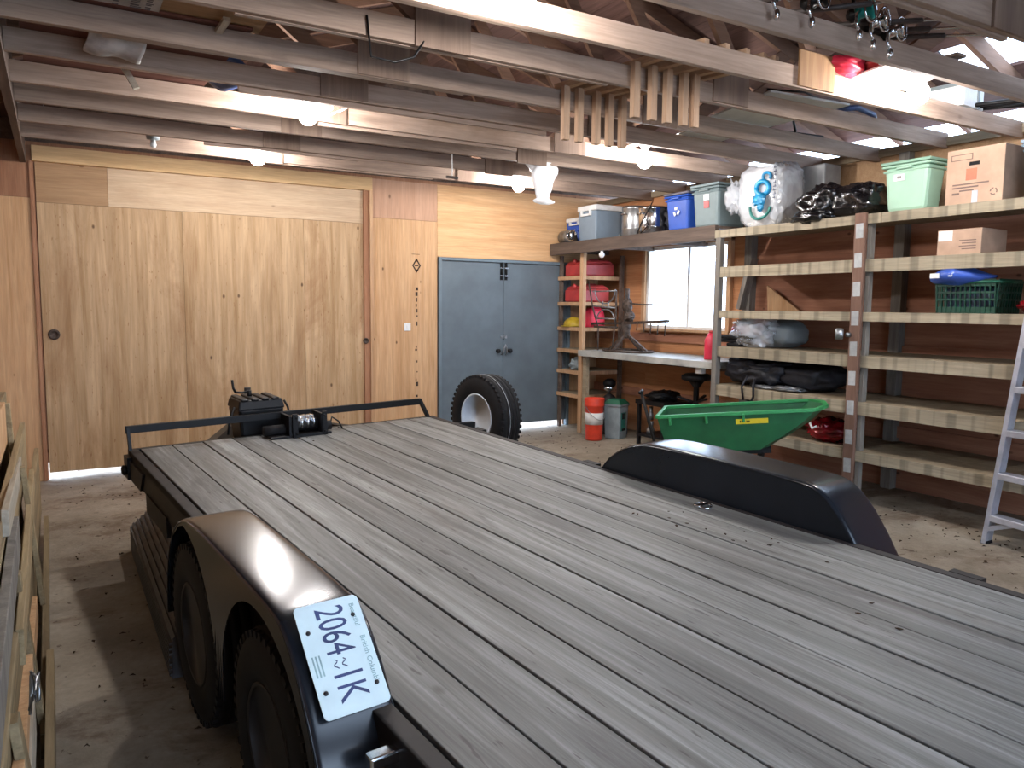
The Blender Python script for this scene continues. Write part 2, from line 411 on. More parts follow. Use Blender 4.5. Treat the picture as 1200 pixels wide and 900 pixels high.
# back wall of plywood with a framed sliding door on the left and double doors
def panel(name, mat, x0, x1, z0, z1, y=YB, t=.02, kind=True):
    b = MB().box(x0, x1, y, y+t, z0, z1); return b
b = MB().box(-1.4, 6.5, YB+.03, YB+.10, 2.88, 3.06)
wb = struct(b, 'wall_back', ['ply_red', 'ply_pale', 'ply_tan', 'ply_pink', 'ply_warm', 'ply_brown'])
def wpart(mat, x0, x1, z0, z1, y=YB): struct(panel('', mat, x0, x1, z0, z1, y), 'wall_panel', mat, wb)
struct(MB().box(-1.4, 3.94, YB+.055, YB+.075, .08, 3.0).box(3.9, 5.86, YB+.055, YB+.075, .15, 3.0).box(5.8, 6.5, YB+.055, YB+.075, -.1, 3.0).box(-1.4, -.12, YB+.021, YB+.03, -.1, 3.0).box(3.1, 3.94, YB+.021, YB+.03, -.1, 3.0), 'light_block_backing', 'ply_red', wb)  # added unseen behind the panels, blocks daylight leaking through their seams
wpart('ply_tan', -1.4, -.135, fz(-.5)-.1, 2.55); wpart('ply_red', -1.4, -.135, 2.553, 3.02)
wpart('ply_tan', 3.115, 3.925, fz(3.5)-.1, 2.59); wpart('ply_pink', 3.115, 3.925, 2.593, 3.02)
wpart('ply_warm', 3.928, 6.5, 2.185, 3.02)
wpart('ply_tan', 5.84, 6.5, fz(6)-.1, 2.183)
# gable above the plate, with a narrow slot under the boards
b = MB()
for (x0, x1, z0, z1) in ((-.9, 6.95, 3.06, 3.12),):
    b.box(x0, x1, YB+.04, YB+.08, z0, z1)
def gtop(x): return roofz(x)
def gpoly(x0, x1, zlo):
    xs = [x0]+[x for x in (3.05,) if x0 < x < x1]+[x1]
    b.prism([(x0, YB+.04, zlo), (x1, YB+.04, zlo)]+[(x, YB+.04, gtop(x)) for x in reversed(xs)], (0, .04, 0))
gpoly(-.9, 3.1, 3.12); gpoly(4.25, 6.95, 3.12)
b.box(3.1, 4.25, YB+.04, YB+.08, 3.12, 3.74); gpoly(3.1, 4.25, 3.765); b.box(3.55, 3.68, YB+.04, YB+.08, 3.73, 3.77)
struct(b, 'trim_1', 'oldplank')
# door_1: large sliding plywood door seen inside its frame
d1 = struct(MB().box(-.11, 3.08, YB+.050, YB+.054, 2.50, 2.54), 'door_1', 'ply_red')
for mat, x0, x1, z0, z1 in (('ply_brown', -.11, .478, 2.52, 2.93), ('ply_pale', .481, 3.08, 2.52, 2.93),
                            ('ply_door', -.11, 1.13, fz(0)+.065, 2.517), ('ply_door', 1.133, 2.35, fz(0)+.065, 2.517), ('ply_door', 2.353, 3.08, fz(0)+.045, 2.517)):
    struct(MB().box(x0, x1, YB+.03, YB+.05, z0, z1), 'door_panel', mat, d1)
struct(MB().box(3.02, 3.09, YB-.005, YB+.03, 0, 2.9), 'door_edge', 'ply_red', d1)
h = MB(); h.lathe([(.045, 0), (.05, .006), (.05, .012), (.03, .014), (.028, .004), (.001, .004)], (-.02, YB+.03, 1.30), (0, -1, 0), 20)
struct(h, 'door_handle', 'rust', d1)
h = MB(); h.lathe([(.03, 0), (.034, .006), (.034, .012), (.02, .014), (.018, .004), (.001, .004)], (3.03, YB-.006, 1.20), (0, -1, 0), 16)
struct(h, 'door_handle', 'rust', d1)
b = MB().box(-.13, 3.115, YB-.035, YB+.03, 2.88, 3.02); struct(b, 'trim_2', 'trim', bevel=.003)
b = MB().box(-.155, -.13, YB-.02, YB+.04, fz(0)-.05, 2.88); struct(b, 'trim_3', 'ply_red')
b = MB().box(3.085, 3.12, YB-.03, YB+.03, fz(3)-.05, 2.88); struct(b, 'trim_4', 'newwood')
# door_2: pair of grey blue doors
d2 = struct(MB().box(3.94, 3.975, YB-.03, YB+.03, fz(4)-.02, 2.18).box(5.80, 5.84, YB-.03, YB+.03, fz(5)-.02, 2.18).box(3.975, 5.80, YB-.03, YB+.03, 2.145, 2.18), 'door_2', 'bluetrim', bevel=.003)
b1 = .075
l1 = struct(MB().box(3.98, 4.832, YB-.005, YB+.025, b1+.02, 2.14), 'door_leaf', 'doorblue', d2, bevel=.003)
l2 = struct(MB().box(4.838, 5.795, YB-.005, YB+.025, b1+.04, 2.14), 'door_leaf', 'doorblue', d2, bevel=.003)
h = MB()
for x in (4.80, 4.865): h.box(x-.018, x+.018, YB-.014, YB-.004, 1.93, 2.14); h.tube([(x, YB-.02, 1.96), (x, YB-.02, 2.15)], .009)
struct(h, 'slide_bolt', 'blackmetal', d2)
h = MB()
for x in (4.80, 4.865):
    for z in (1.975, 2.07): h.box(x-.021, x+.021, YB-.028, YB-.006, z, z+.016)
struct(h, 'bolt_staple', 'chrome', d2)
h = MB().box(4.795, 4.885, YB-.014, YB-.004, 1.205, 1.24); h.tube([(4.84, YB-.02, 1.19), (4.84, YB-.03, 1.225), (4.85, YB-.02, 1.25)], .008)
struct(h, 'door_hasp', 'galv', d2)
h = MB(); h.tube([(4.81, YB-.005, 1.0), (4.815, YB-.045, 1.03), (4.83, YB-.05, 1.09), (4.85, YB-.045, 1.13), (4.865, YB-.05, 1.09), (4.87, YB-.045, 1.03), (4.875, YB-.005, 1.0)], .009)
h.m = 1
for x in (4.755, 4.925): h.lathe([(.001, .045), (.024, .044), (.028, .03), (.014, .016), (.026, .006), (.026, 0)], (x, YB-.005, 1.05), (0, -1, 0), 16)
struct(h, 'door_handle', ['galv', 'blackmetal'], d2)
# electrical switch plate
b = MB().box(3.50, 3.58, YB-.012, YB, 1.31, 1.40); b.box(3.528, 3.552, YB-.018, YB-.012, 1.335, 1.375)
solo(b, 'light_switch', 'white', 'small white switch plate on the plywood between the two doorways', 'switch', (3.54, YB, 1.355), bevel=.003)
# mill stamp printed on the plywood
b = MB(); Y = YB-.0015
def inkdot(x, z, w, h): b.box(x-w/2, x+w/2, Y, YB, z-h/2, z+h/2)
cx, cz = 3.66, 2.07
for sx, sz in ((1, 1), (-1, 1), (1, -1), (-1, -1)):
    b.prism([(cx+sx*.055, Y, cz), (cx, Y, cz+sz*.085), (cx, Y, cz+sz*.058), (cx+sx*.036, Y, cz)], (0, .0015, 0))
b.prism([(cx-.022, Y, cz+.045), (cx+.022, Y, cz+.045), (cx, Y, cz+.08)], (0, .0015, 0)); b.prism([(cx-.022, Y, cz-.045), (cx+.022, Y, cz-.045), (cx, Y, cz-.08)], (0, .0015, 0))
inkdot(cx, cz, .05, .014); inkdot(cx-.01, cz+.13, .10, .006)
random.seed(5)
zz = 1.80
while zz > .35:
    hh = random.uniform(.015, .05)
    if random.random() < .75: inkdot(cx+random.uniform(-.008, .008), zz, random.uniform(.012, .03), hh)
    zz -= hh+random.uniform(.004, .03 if zz > 1.4 else .10)
struct(b, 'plywood_stamp', 'ink', wb)

# right wall: plywood sheets over grey studs, window between them
b = MB().box(XW, XW+.03, -2.5, 5.75, -.05, 2.99); b.m = 1; b.box(XW, XW+.03, 5.751, 6.05, -.05, 2.99).box(XW, XW+.03, 7.40, YB+.1, -.05, 2.99).box(XW, XW+.03, 6.05, 7.40, -.05, 1.36).box(XW, XW+.03, 6.05, 7.40, 2.33, 2.99)
wr = struct(b, 'wall_right', ['ply_wall', 'ply_orange'])
struct(MB().box(XW-.045, XW+.03, -2.5, YB, 2.93, 3.0), 'trim_5', 'shelfwood')
struct(MB().box(XW-.012, XW, -2.5, 5.9, 2.45, 2.93), 'wall_panel', 'ply_brown', wr)
k = 6
for y in (4.06, 5.73):
    struct(MB().box(XW-.09, XW, y-.045, y+.045, fz(6.2), 2.93), 'trim_%d' % k, 'greywood'); k += 1
for z in (.55, 1.25):
    struct(MB().box(XW-.03, XW, -2.5, YB, z-.05, z+.05), 'trim_%d' % k, 'ply_wall'); k += 1
# window
w1 = struct(MB().box(XW-.02, XW+.05, 6.05, 6.09, 1.36, 2.33).box(XW-.02, XW+.05, 7.36, 7.40, 1.36, 2.33).box(XW-.02, XW+.05, 6.09, 7.36, 1.36, 1.395).box(XW-.02, XW+.05, 6.09, 7.36, 2.295, 2.33).box(XW-.01, XW+.04, 6.66, 6.70, 1.395, 2.295), 'window_1', 'white', bevel=.003)
struct(MB().box(XW+.02, XW+.026, 6.09, 7.36, 1.395, 2.295), 'window_pane', 'glass', w1)
struct(MB().box(XW-.05, XW, 7.40, 7.46, 1.3, 2.4).box(XW-.05, XW, 6.0, 6.05, 1.3, 2.4).box(XW-.06, XW, 6.0, 7.46, 2.33, 2.40).box(XW-.09, XW+.02, 5.97, 7.49, 1.33, 1.36), 'trim_20', 'newwood', bevel=.002)
# left side: low wall of the side bay and planked girder above
struct(MB().box(-1.5, -1.46, -2.5, YB+.1, -.2, 3.0), 'wall_left', 'ply_red')
b = MB()
for i in range(6):
    z0 = 2.86+i*.13; y0 = -2.5
    while y0 < YB:
        y1 = min(YB, y0+random.uniform(1.6, 3.4)); b.box(-.215-random.uniform(0, .02), -.175, y0+.002, y1, z0, z0+.126); y0 = y1
struct(b, 'trim_21', 'oldplank')
# roof of loose boards, a gap of daylight at the right eave
b = MB(); random.seed(3)
def slope(x0, x1, xs0=None):
    # boards run along Y, one board per strip
    n = int(round(abs(x1-x0)/.19)); 
    for i in range(n):
        a = x0+(x1-x0)*i/n; c = x0+(x1-x0)*(i+1)/n; g = .004*(1 if c > a else -1)
        y = -2.6
        while y < YB+.35:
            y2 = min(YB+.35, y+random.uniform(2.2, 4.2))
            segs = [(y, y2)]
            mid = (a+c)/2
            if 5.72 < mid < 6.12:
                segs = []
                lo, hi = 2.2, 3.52
                if y < lo: segs.append((y, min(lo, y2)))
                if y2 > hi: segs.append((max(hi, y), y2))
            for s0, s1 in segs:
                if s1-s0 < .02: continue
                za, zc = roofz(a), roofz(c-g)
                P8 = [(a, s0+.003, za), (c-g, s0+.003, zc), (c-g, s1, zc), (a, s1, za)]
                P8 = P8 if c > a else [P8[1], P8[0], P8[3], P8[2]]
                b.hexa([Vector(p) for p in P8]+[Vector(p)+Vector((0, 0, .022)) for p in P8])
            y = y2
slope(-1.55, 3.05); slope(6.62, 3.05)
ce = struct(b, 'ceiling', 'roofboard')
b = MB()
for (x0, x1) in ((-1.56, 3.05), (3.05, 6.64)):
    for (xa, xb, ya, yb) in ([(x0, x1, -2.6, YB+.35)] if x0 < 0 else [(x0, 5.72, -2.6, YB+.35), (6.12, x1, -2.6, YB+.35), (5.72, 6.12, -2.6, 2.2), (5.72, 6.12, 3.52, YB+.35)]):
        b.hexa([(xa, ya, roofz(xa)+.03), (xb, ya, roofz(xb)+.03), (xb, yb, roofz(xb)+.03), (xa, yb, roofz(xa)+.03), (xa, ya, roofz(xa)+.045), (xb, ya, roofz(xb)+.045), (xb, yb, roofz(xb)+.045), (xa, yb, roofz(xa)+.045)])
struct(b, 'roof_sheet', 'galv', ce)
b = MB().hexa([(x, y, roofz(x)+.035+d) for d in (0, .005) for x, y in ((5.72, 2.2), (6.12, 2.2), (6.12, 3.52), (5.72, 3.52))])
struct(b, 'window_2', 'skylight')
# wall behind the camera with the open doorway the daylight comes through
struct(MB().box(-1.5, -.75, -2.5, -2.45, -.2, 3.1).box(4.0, 6.33, -2.5, -2.45, -.2, 3.1).box(-.75, 4.0, -2.5, -2.45, 2.2, 3.1).box(-.75, .1, -2.5, -2.45, -.2, 2.2), 'wall_front', 'ply_wall')

# ------------------------------------------------------------------ trusses
ORD = ['first', 'second', 'third', 'fourth', 'fifth', 'sixth', 'seventh', 'eighth', 'ninth', 'tenth', 'eleventh', 'twelfth']
TY = [7.35, 6.75, 6.14, 5.54, 4.93, 4.35, 3.75, 3.18, 2.66, 2.08]
random.seed(11)
def truss(i, y, label):
    t = thing('roof_truss', label, 'roof truss', (3.05, y, 2.9), group='wooden roof trusses')
    zb = 2.9+random.uniform(-.012, .012); H = .12
    # bottom chord in spliced lengths
    cuts = [-.175, random.uniform(1.5, 2.4), random.uniform(3.5, 4.4), 6.28]
    b = MB(); P(b.box(cuts[0], 6.28, y-.02, y+.02, zb, zb+H), 'bottom_chord', 'chord', t, bevel=.002)
    # scab boards nailed beside the chord
    for k in range(1):
        xa = random.uniform(0, 3.6); xb_ = xa+random.uniform(1.2, 2.2)
        b = MB().box(xa, xb_, y+.02, y+.05, zb-random.uniform(-.02, .03), zb+H-.01); P(b, 'scab_board', 'chord', t)
    for s in (0, 1):
        x0, x1 = (-.6, 3.05) if s == 0 else (6.6, 3.05)
        b = MB().hexa([(x0, y-.02, roofz(x0)-.125), (x0, y+.02, roofz(x0)-.125), (x0, y+.02, roofz(x0)-.004), (x0, y-.02, roofz(x0)-.004),
                       (x1, y-.02, roofz(x1)-.125), (x1, y+.02, roofz(x1)-.125), (x1, y+.02, roofz(x1)-.004), (x1, y-.02, roofz(x1)-.004)])
        P(b, 'rafter', 'rafter', t)
    for (xa, xb_) in ((1.75, .9), (1.8, 3.0), (4.0, 3.1), (4.05, 5.1)):
        b = MB().bar((xa, y+.005, zb+.07), (xb_, y+.005, roofz(xb_)-.06), .09, .035, (0, 1, 0)); P(b, 'web', 'rafter', t)
    gx = {3.18: [3.93], 3.75: [3.82, 1.77], 4.35: [1.68, 3.75], 4.93: [1.64, 3.7], 2.66: [1.7], 2.08: [1.7, 3.9]}.get(y, [1.7, 3.8])
    for x in gx:
        b = MB().box(x-.155, x+.155, y-.034, y-.02, zb+random.uniform(-.02, .01), zb+.21); P(b, 'gusset_plate', 'ply_gusset' if y == 3.18 else 'ply_gusset2', t, 'plywood gusset plate')
for i, y in enumerate(TY):
    truss(i, y, '%s wooden roof truss counting from the back wall' % ORD[i])
truss(10, 1.5, 'wooden roof truss almost over the camera, ahead of all others'); truss(11, .9, 'wooden roof truss directly overhead behind the picture edge'); truss(12, .2, 'wooden roof truss nearest the open doorway behind')
# ------------------------------------------------------------------ bulbs
BL = [(1.50, 5.24, 2.855, 'lit bulb under the rafters left of the middle, beside a loose white wire'),
      (1.57, 7.05, 2.87, 'lit bulb near the back wall above the big plywood door'),
      (4.22, 7.05, 2.86, 'lit bulb near the back wall above the blue double doors, beside a hanging white bag'),
      (4.39, 5.24, 2.855, 'lit bulb under the rafters in front of the window shelf'),
      (4.54, 2.90, 2.905, 'lit bulb closest to the top right, beside the white sheet on the rafters'),
      (1.74, 2.90, 2.865, 'lit bulb at the top middle edge of the photo')]
for x, y, z, lab in BL:
    t = thing('light_bulb', lab, 'light bulb', (x, y, z), group='lit bulbs under the rafters')
    P(MB().lathe([(.001, -.068), (.028, -.062), (.052, -.040), (.063, -.008), (.060, .020), (.044, .050), (.024, .072), (.020, .080)], (x, y, z), (0, 0, 1), 14), 'glass_globe', 'bulb', t)
    P(MB().lathe([(.024, .078), (.030, .082), (.036, .11), (.055, .135), (.055, .150)], (x, y, z), (0, 0, 1), 18), 'lamp_socket', 'white', t)
    P(MB().box(x-.045, x+.045, y-.25, y+.25, z+.150, z+.168), 'mounting_board', 'chord', t)
x, y, z = .76, 7.2, 2.925
t = thing('light_fixture', 'unlit bare lamp holder near the back wall over the big door', 'light bulb', (x, y, z))
P(MB().lathe([(.001, -.035), (.02, -.03), (.026, -.01), (.02, .01), (.018, .03)], (x, y, z), (0, 0, 1), 14), 'glass_globe', 'bulboff', t)
P(MB().lathe([(.022, .03), (.05, .034), (.052, .06), (.03, .07), (.03, .09)], (x, y, z), (0, 0, 1), 18), 'lamp_socket', 'greypl', t)
P(MB().box(x-.06, x+.06, y-.22, y+.22, z+.09, z+.11), 'mounting_board', 'chord', t)
# pull cord with a handle
b = MB(); b.tube([(3.02, 6.2, 2.91), (3.02, 6.2, 2.74)], .003, 6)
t = thing('pull_cord', 'thin white pull cord with small wooden handle hanging from the rafters', 'pull cord', (3.02, 6.2, 2.7))
b = MB().tube([(3.02, 6.17, 2.96), (3.02, 6.17, 2.72)], .0035, 6); P(b, 'cord', 'white', t)
b = MB().tube([(2.965, 6.17, 2.715), (3.075, 6.17, 2.715)], .012, 10); P(b, 'handle', 'handwheel', t)
# wires
def wire(pts, mat, lab, r=.006): solo(MB().tube(pts, r, 6), 'electric_cable', mat, lab, 'cable', pts[0])
wire([(1.70, 5.38, 3.02), (1.72, 5.40, 2.96), (1.66, 5.42, 2.90), (1.75, 5.30, 2.93), (1.87, 5.2, 3.0)], 'white', 'loose white cable looping beside a bulb left of the middle')
wire([(1.66, 3.72, 2.93), (1.60, 3.71, 2.84), (1.5, 3.71, 2.80), (1.38, 3.72, 2.81), (1.36, 3.72, 3.0)], 'blackmetal', 'dark cable looped under a rafter near a knot')
# things hanging and lying on the rafters -------------------------------------------
# ten legs: five two-legged wooden frames
XB = [(3.14, 3.00, 2.92), (3.30, 3.13, 3.03), (3.46, 3.25, 3.17), (3.60, 3.38, 3.28), (3.70, 3.47, 3.39)]
for i, (xn, xb_, xa) in enumerate(XB):
    lab = '%s from the left of five stick frames hung over the rafters' % ORD[i]
    t = thing('stick_frame', lab, 'wooden frame', (xb_, 3.7, 2.9), group='stick frames hung over the rafters')
    P(MB().bar((xn, 3.25, 3.055), (xa, 4.40, 3.045), .045, .04), 'rail', 'sticky', t)
    P(MB().box(xb_-.025, xb_+.02, 3.66, 3.70, 2.72, 3.035), 'leg', 'stick', t)
    P(MB().box(xa-.025, xa+.02, 4.27, 4.31, 2.69, 3.03), 'leg', 'stick', t)
def sheet(name, pts, z, th, mat, lab, cat='panel', dz=(0, 0, 0, 0)):
    b = MB(); q = [(x, y, z+d) for (x, y), d in zip(pts, dz)]; c = [sum(p[i] for p in q)/4 for i in range(3)]
    b.hexa(q+[(x, y, w+th) for x, y, w in q]); return solo(b, name, mat, lab, cat, tuple(c), bevel=.002)
sheet('white_sheet', [(4.12, 3.66), (4.85, 3.60), (4.90, 4.42), (4.30, 4.42)], 3.025, .015, 'whitepanel', 'pale grey sheet lying across rafters below a black wire')
sheet('white_sheet', [(4.40, 4.44), (4.85, 4.44), (5.0, 5.05), (4.50, 5.05)], 3.026, .012, 'whitepanel', 'smaller pale grey sheet lying on rafters further back than the other')
sheet('white_sheet', [(4.20, 2.70), (4.60, 2.66), (4.85, 3.18), (4.30, 3.24)], 3.026, .012, 'white', 'bright white sheet on the rafters right beside the top right bulb')
sheet('plywood_offcut', [(-.1, 4.30), (.95, 4.30), (.9, 5.62), (-.1, 5.62)], 3.022, .014, 'ply_dark', 'dark red brown plywood laid on the rafters at the left')
sheet('plywood_offcut', [(.36, 3.72), (1.0, 3.72), (1.0, 4.40), (.40, 4.40)], 3.04, .014, 'ply_brown', 'light brown board on the rafters beside the printed paper sack')
sheet('wood_offcut', [(.49, 4.96), (.70, 4.96), (.70, 5.30), (.50, 5.30)], 3.0, .015, 'lumberw', 'short pale board hanging low between the left rafters')
# printed sacks
b = MB().box(.20, .50, 3.98, 4.56, 3.026, 3.034); b.m = 1; random.seed(8)
for x_, w_ in ((.295, .035), (.37, .05), (.435, .035)):
    y_ = 4.04
    while y_ < 4.52:
        d_ = random.uniform(.010, .022); b.box(x_, x_+w_*random.uniform(.7, 1), y_, y_+d_*.7, 3.0245, 3.026)
        y_ += d_+random.choice((.006, .008, .02))
solo(b, 'paper_sack', ['paper', 'paperink'], 'grey printed paper sack lying on the left rafters at top edge', 'sack', (.35, 4.28, 3.026))
b = MB(); b.grid(lambda u, v: (.19+.26*u+.012*math.sin(v*9), 4.39+.52*v, 3.012-.115*math.sin(math.pi*v)**.8+.008*math.sin(u*9+v*4)-.015*u*math.sin(math.pi*v)), 16, 20)
solo(b, 'paper_sack', ['paper'], 'crumpled whitish sack sagging between the left rafters', 'sack', (.33, 4.65, 2.95), thick=.008)
b = MB().bar((.78, 4.46, 2.99), (.79, 4.14, 3.0), .035, .02); solo(b, 'wood_strip', 'lumberw', 'short pale strip of wood slanting between two left rafters', 'wood strip', (.78, 4.3, 3.0))
b = MB().bar((.395, 5.16, 2.98), (.46, 5.10, 2.84), .035, .018, (0, 1, 0)); solo(b, 'wood_strip', 'lumberw', 'short wooden peg hanging under the crumpled whitish sack', 'wood strip', (.43, 5.1, 2.92))
b = MB(); b.grid(lambda u, v: (.90+.30*u, 4.97+.40*v, 3.03+.05*math.sin(u*6+v*3)), 12, 12); solo(b, 'blue_tarp', 'tarp', 'folded blue tarp tucked between the left rafters', 'tarp', (1.05, 5.2, 3.03), thick=.02)
b = MB(); b.hexa([(1.35, 2.9, 3.04), (1.62, 2.9, 3.04), (1.68, 3.4, 3.04), (1.38, 3.4, 3.04), (1.35, 2.9, 3.06), (1.62, 2.9, 3.06), (1.68, 3.4, 3.06), (1.38, 3.4, 3.06)])
solo(b, 'white_sheet', 'whitepanel', 'small grey panel on the rafters at top edge left of the middle bulb', 'panel', (1.5, 3.2, 3.04))
sheet('plywood_offcut', [(2.55, 4.95), (3.3, 4.95), (3.2, 5.5), (2.5, 5.5)], 3.02, .015, 'lumber', 'bare board resting on rafters left of the stick frames')
# white box, red bag and pipes at the right
b = MB().obox((5.60, 3.34, 3.105), (.30, .34, .16), R_(6)); b.m = 1; b.obox((5.60, 3.34, 3.17), (.31, .35, .025), R_(6)); b.obox((5.66, 3.34, 3.105), (.03, .345, .165), R_(6))
solo(b, 'white_box', ['white', 'greypl'], 'white box with a dark strap sitting on the rafters at right', 'box', (5.60, 3.34, 3.025), bevel=.004)
b = MB().blob((4.20, 3.16, 3.075), (.15, .09, .055), .2, 3, seed=2); solo(b, 'red_bundle', 'redpink', 'dark red bundle on the rafters beside the bright plywood gusset', 'bundle', (4.2, 3.16, 3.03))
b = MB().blob((4.42, 3.06, 3.09), (.15, .10, .055), .2, 3.4, seed=5, ridge=.2); b.m = 1; b.tube([(4.27, 2.98, 3.06), (4.42, 2.955, 3.05), (4.58, 2.98, 3.07)], .012, 8)
solo(b, 'red_shoe', ['chromered', 'white'], 'faded red canvas shoe shape lying on the white sheet', 'shoe', (4.42, 3.06, 3.04))
for i, (p, q, r) in enumerate((((5.55, 3.36, 3.045), (6.0, 2.55, 3.06), .016), ((5.60, 3.40, 3.04), (6.08, 2.55, 3.075), .013), ((5.66, 3.42, 3.05), (6.15, 2.6, 3.05), .016))):
    solo(MB().tube([p, q], r, 10), 'black_pipe', 'blackmetal', 'thin black pipe in the bundle lying on the rafters by the right eave', 'pipe', p, group='black pipes at the right eave')
b = MB().tube([(4.9, 3.76, 3.04), (5.1, 3.72, 3.07), (5.35, 3.76, 3.06), (5.5, 3.85, 3.045), (5.46, 4.0, 3.04)], .02, 10)
solo(b, 'blue_hose', 'tarp', 'short blue hose curled on the rafters right of the pale sheets', 'hose', (5.2, 3.8, 3.04))
b = MB().tube([(4.15, 3.72, 3.06), (4.4, 3.62, 3.055), (4.62, 3.66, 3.045), (4.75, 3.9, 3.05), (4.6, 4.3, 3.05)], .007, 8)
solo(b, 'electric_cable', 'blackmetal', 'black cable lying over the larger pale grey sheet', 'cable', (4.5, 3.7, 3.05))
b = MB().tube([(4.9, 4.38, 3.03), (5.1, 4.3, 3.12), (5.2, 4.35, 3.03)], .012, 8).tube([(4.75, 4.5, 3.04), (5.6, 4.4, 3.04)], .014, 8)
solo(b, 'metal_bracket', 'blackmetal', 'black bent metal frame on the rafters above the wrapped bag', 'bracket', (5.1, 4.4, 3.04))
# fishing rods and reels
def reel(name_i, c, col, lab, s=1.0, tilt=0):
    x, y, z = c; t = thing('fishing_reel', lab, 'fishing reel', c); t.scale = (1.3, 1.3, 1.3)
    b = MB().lathe([(.001, -.03), (.03, -.03), (.036, -.024), (.022, -.018), (.02, .014), (.036, .02), (.036, .03), (.001, .034)], c, (.5, -.6, .2), 20); 
    P(b, 'spool', col, t)
    b = MB().blob((x+.01, y+.04, z+.005), (.03*s, .04*s, .03*s), .1, 3); b.tube([(x, y+.04, z), (x, y+.05, z+.07)], .008); P(b, 'gear_body', 'blackmetal', t)
    b = MB().tube([(x-.02, y, z), (x-.055, y-.01, z-.02), (x-.07, y-.02, z-.06), (x-.05, y-.02, z-.09)], .006); b.blob((x-.05, y-.02, z-.10), (.012, .012, .022), 0); P(b, 'crank_handle', 'chrome', t)
    b = MB().tube([(x+.035*math.cos(a), y-.03, z+.045*math.sin(a)) for a in [k*math.pi/8 for k in range(-8, 9)]], .004, 6); P(b, 'bail_wire', 'chrome', t)
def rod(p, q, lab, mat='blackmetal'):
    t = thing('fishing_rod', lab, 'fishing rod', p, group='fishing rods on the rafters'); p = Vector(p); q = Vector(q)
    P(MB().tube([p, p.lerp(q, .35)], .014, 8), 'grip', 'handwheel', t); P(MB().tube([p.lerp(q, .35), q], .005, 8, rs=[.007, .003]), 'blank', 'chrome', t)
zr = 3.045
reel(0, (3.52, 2.56, 3.075), 'tealreel', 'teal and chrome fishing reel on the rafters at the top right')
reel(1, (3.66, 2.58, 3.06), 'chrome', 'chrome fishing reel just right of the teal one')
reel(2, (3.80, 2.58, 3.04), 'chrome', 'chrome fishing reel hanging lowest and furthest right')
reel(3, (3.22, 2.60, 3.09), 'blackmetal', 'black fishing reel left of the teal one with bright bail wire')
reel(4, (3.00, 2.62, 3.09), 'blackmetal', 'small black fishing reel furthest left on the rafter')
for i, (p, q) in enumerate((((3.50, 2.74, 3.06), (4.5, 1.95, 3.08)), ((3.62, 2.76, 3.05), (4.62, 2.0, 3.07)), ((3.75, 2.76, 3.045), (4.75, 2.0, 3.05)), ((3.20, 2.76, 3.07), (3.95, 1.95, 3.09)), ((2.95, 2.76, 3.07), (3.4, 1.95, 3.09)))):
    rod(p, q, ['fishing rod above the teal reel at the top right', 'fishing rod above the middle chrome reel', 'fishing rod furthest right over the rafters', 'fishing rod over the black reel', 'fishing rod at the far left of the reels'][i])
# white plastic bag hanging from the rafters
def bagfn(u, v):
    a = 2*math.pi*v; k = 1-u; w = .085*(k**.8)*(1+.25*math.sin(a*3+u*9))+.028+(.05 if u > .86 else 0)*math.sin((u-.86)/.14*math.pi)
    return (3.97+.02*u+w*1.35*math.cos(a)+.012*math.sin(u*14+a*2), 6.20+w*.7*math.sin(a), 2.93-.37*u)
b = MB().grid(bagfn, 26, 22); solo(b, 'plastic_bag', 'bagwhite', 'crumpled white plastic bag hanging from the rafters above the blue doors', 'plastic bag', (3.97, 6.2, 2.93))
# ================================================================== TRAILER  (local frame: x across, y towards the hitch, z up from the ground)
Tv = Vector((-0.08117332, 0.99629885, 0.02827548)).normalized(); Nv = Vector((-.0224, -.0302, .9993)); Nv = (Nv-Nv.dot(Tv)*Tv).normalized(); Cv = Tv.cross(Nv)
OC, OT, ON = 1.9, 2.6, -.66
CAM = Vector((0, 0, 1.6))
org = CAM-Nv*1.10+Cv*OC+Tv*OT+Nv*ON
TM = Matrix((Cv, Tv, Nv)).transposed().to_4x4(); TM.translation = org
tr = thing('utility_trailer', 'long black tandem axle trailer with grey weathered plank deck', 'trailer', mat=TM)
O_ = (OC, OT, ON)
def T(mb, name, mats, parent=None, label=None, **k):
    o = mb.build(name, mats, parent or tr, off=O_, **k)
    if label: o['label'] = label
    return o
random.seed(4)
# deck
b = MB(); W = .1915; c0 = .842
for i in range(11):
    a = c0+i*W; g = random.uniform(.0025, .0055); j = random.uniform(-.006, .006) if i else 0
    b.box(a+g, a+W-g, -.55, 5.325+j, -.04, random.uniform(-.0025, .0015))
T(b, 'deck', 'deck', bevel=.003)
cR = c0+11*W
# frame
b = MB(); b.box(.775, .832, -.6, 5.34, -.05, -.004); b.box(.775, .787, -.6, 5.34, -.17, -.004); b.box(.775, .832, -.6, 5.34, -.17, -.155)
T(b, 'side_rail', 'darkframe', bevel=.003)
b = MB(); b.box(cR+.008, cR+.055, -.6, 5.34, -.17, -.004); T(b, 'side_rail', 'darkframe', bevel=.003)
b = MB(); b.box(.775, cR+.055, 5.33, 5.37, -.17, -.002); T(b, 'front_crossmember', 'blackmetal', bevel=.003)
b = MB()
for y in (.4, 1.0, 1.6, 2.2, 2.8, 3.4, 4.0, 4.6): b.box(.83, cR, y-.03, y+.03, -.12, -.045)
b.box(1.3, 1.36, -.5, 5.3, -.22, -.12); b.box(2.42, 2.48, -.5, 5.3, -.22, -.12)
T(b, 'crossmember', 'darkframe')
b = MB(); b.box(.775, cR+.055, -.66, -.6, -.17, -.002); T(b, 'rear_crossmember', 'blackmetal')
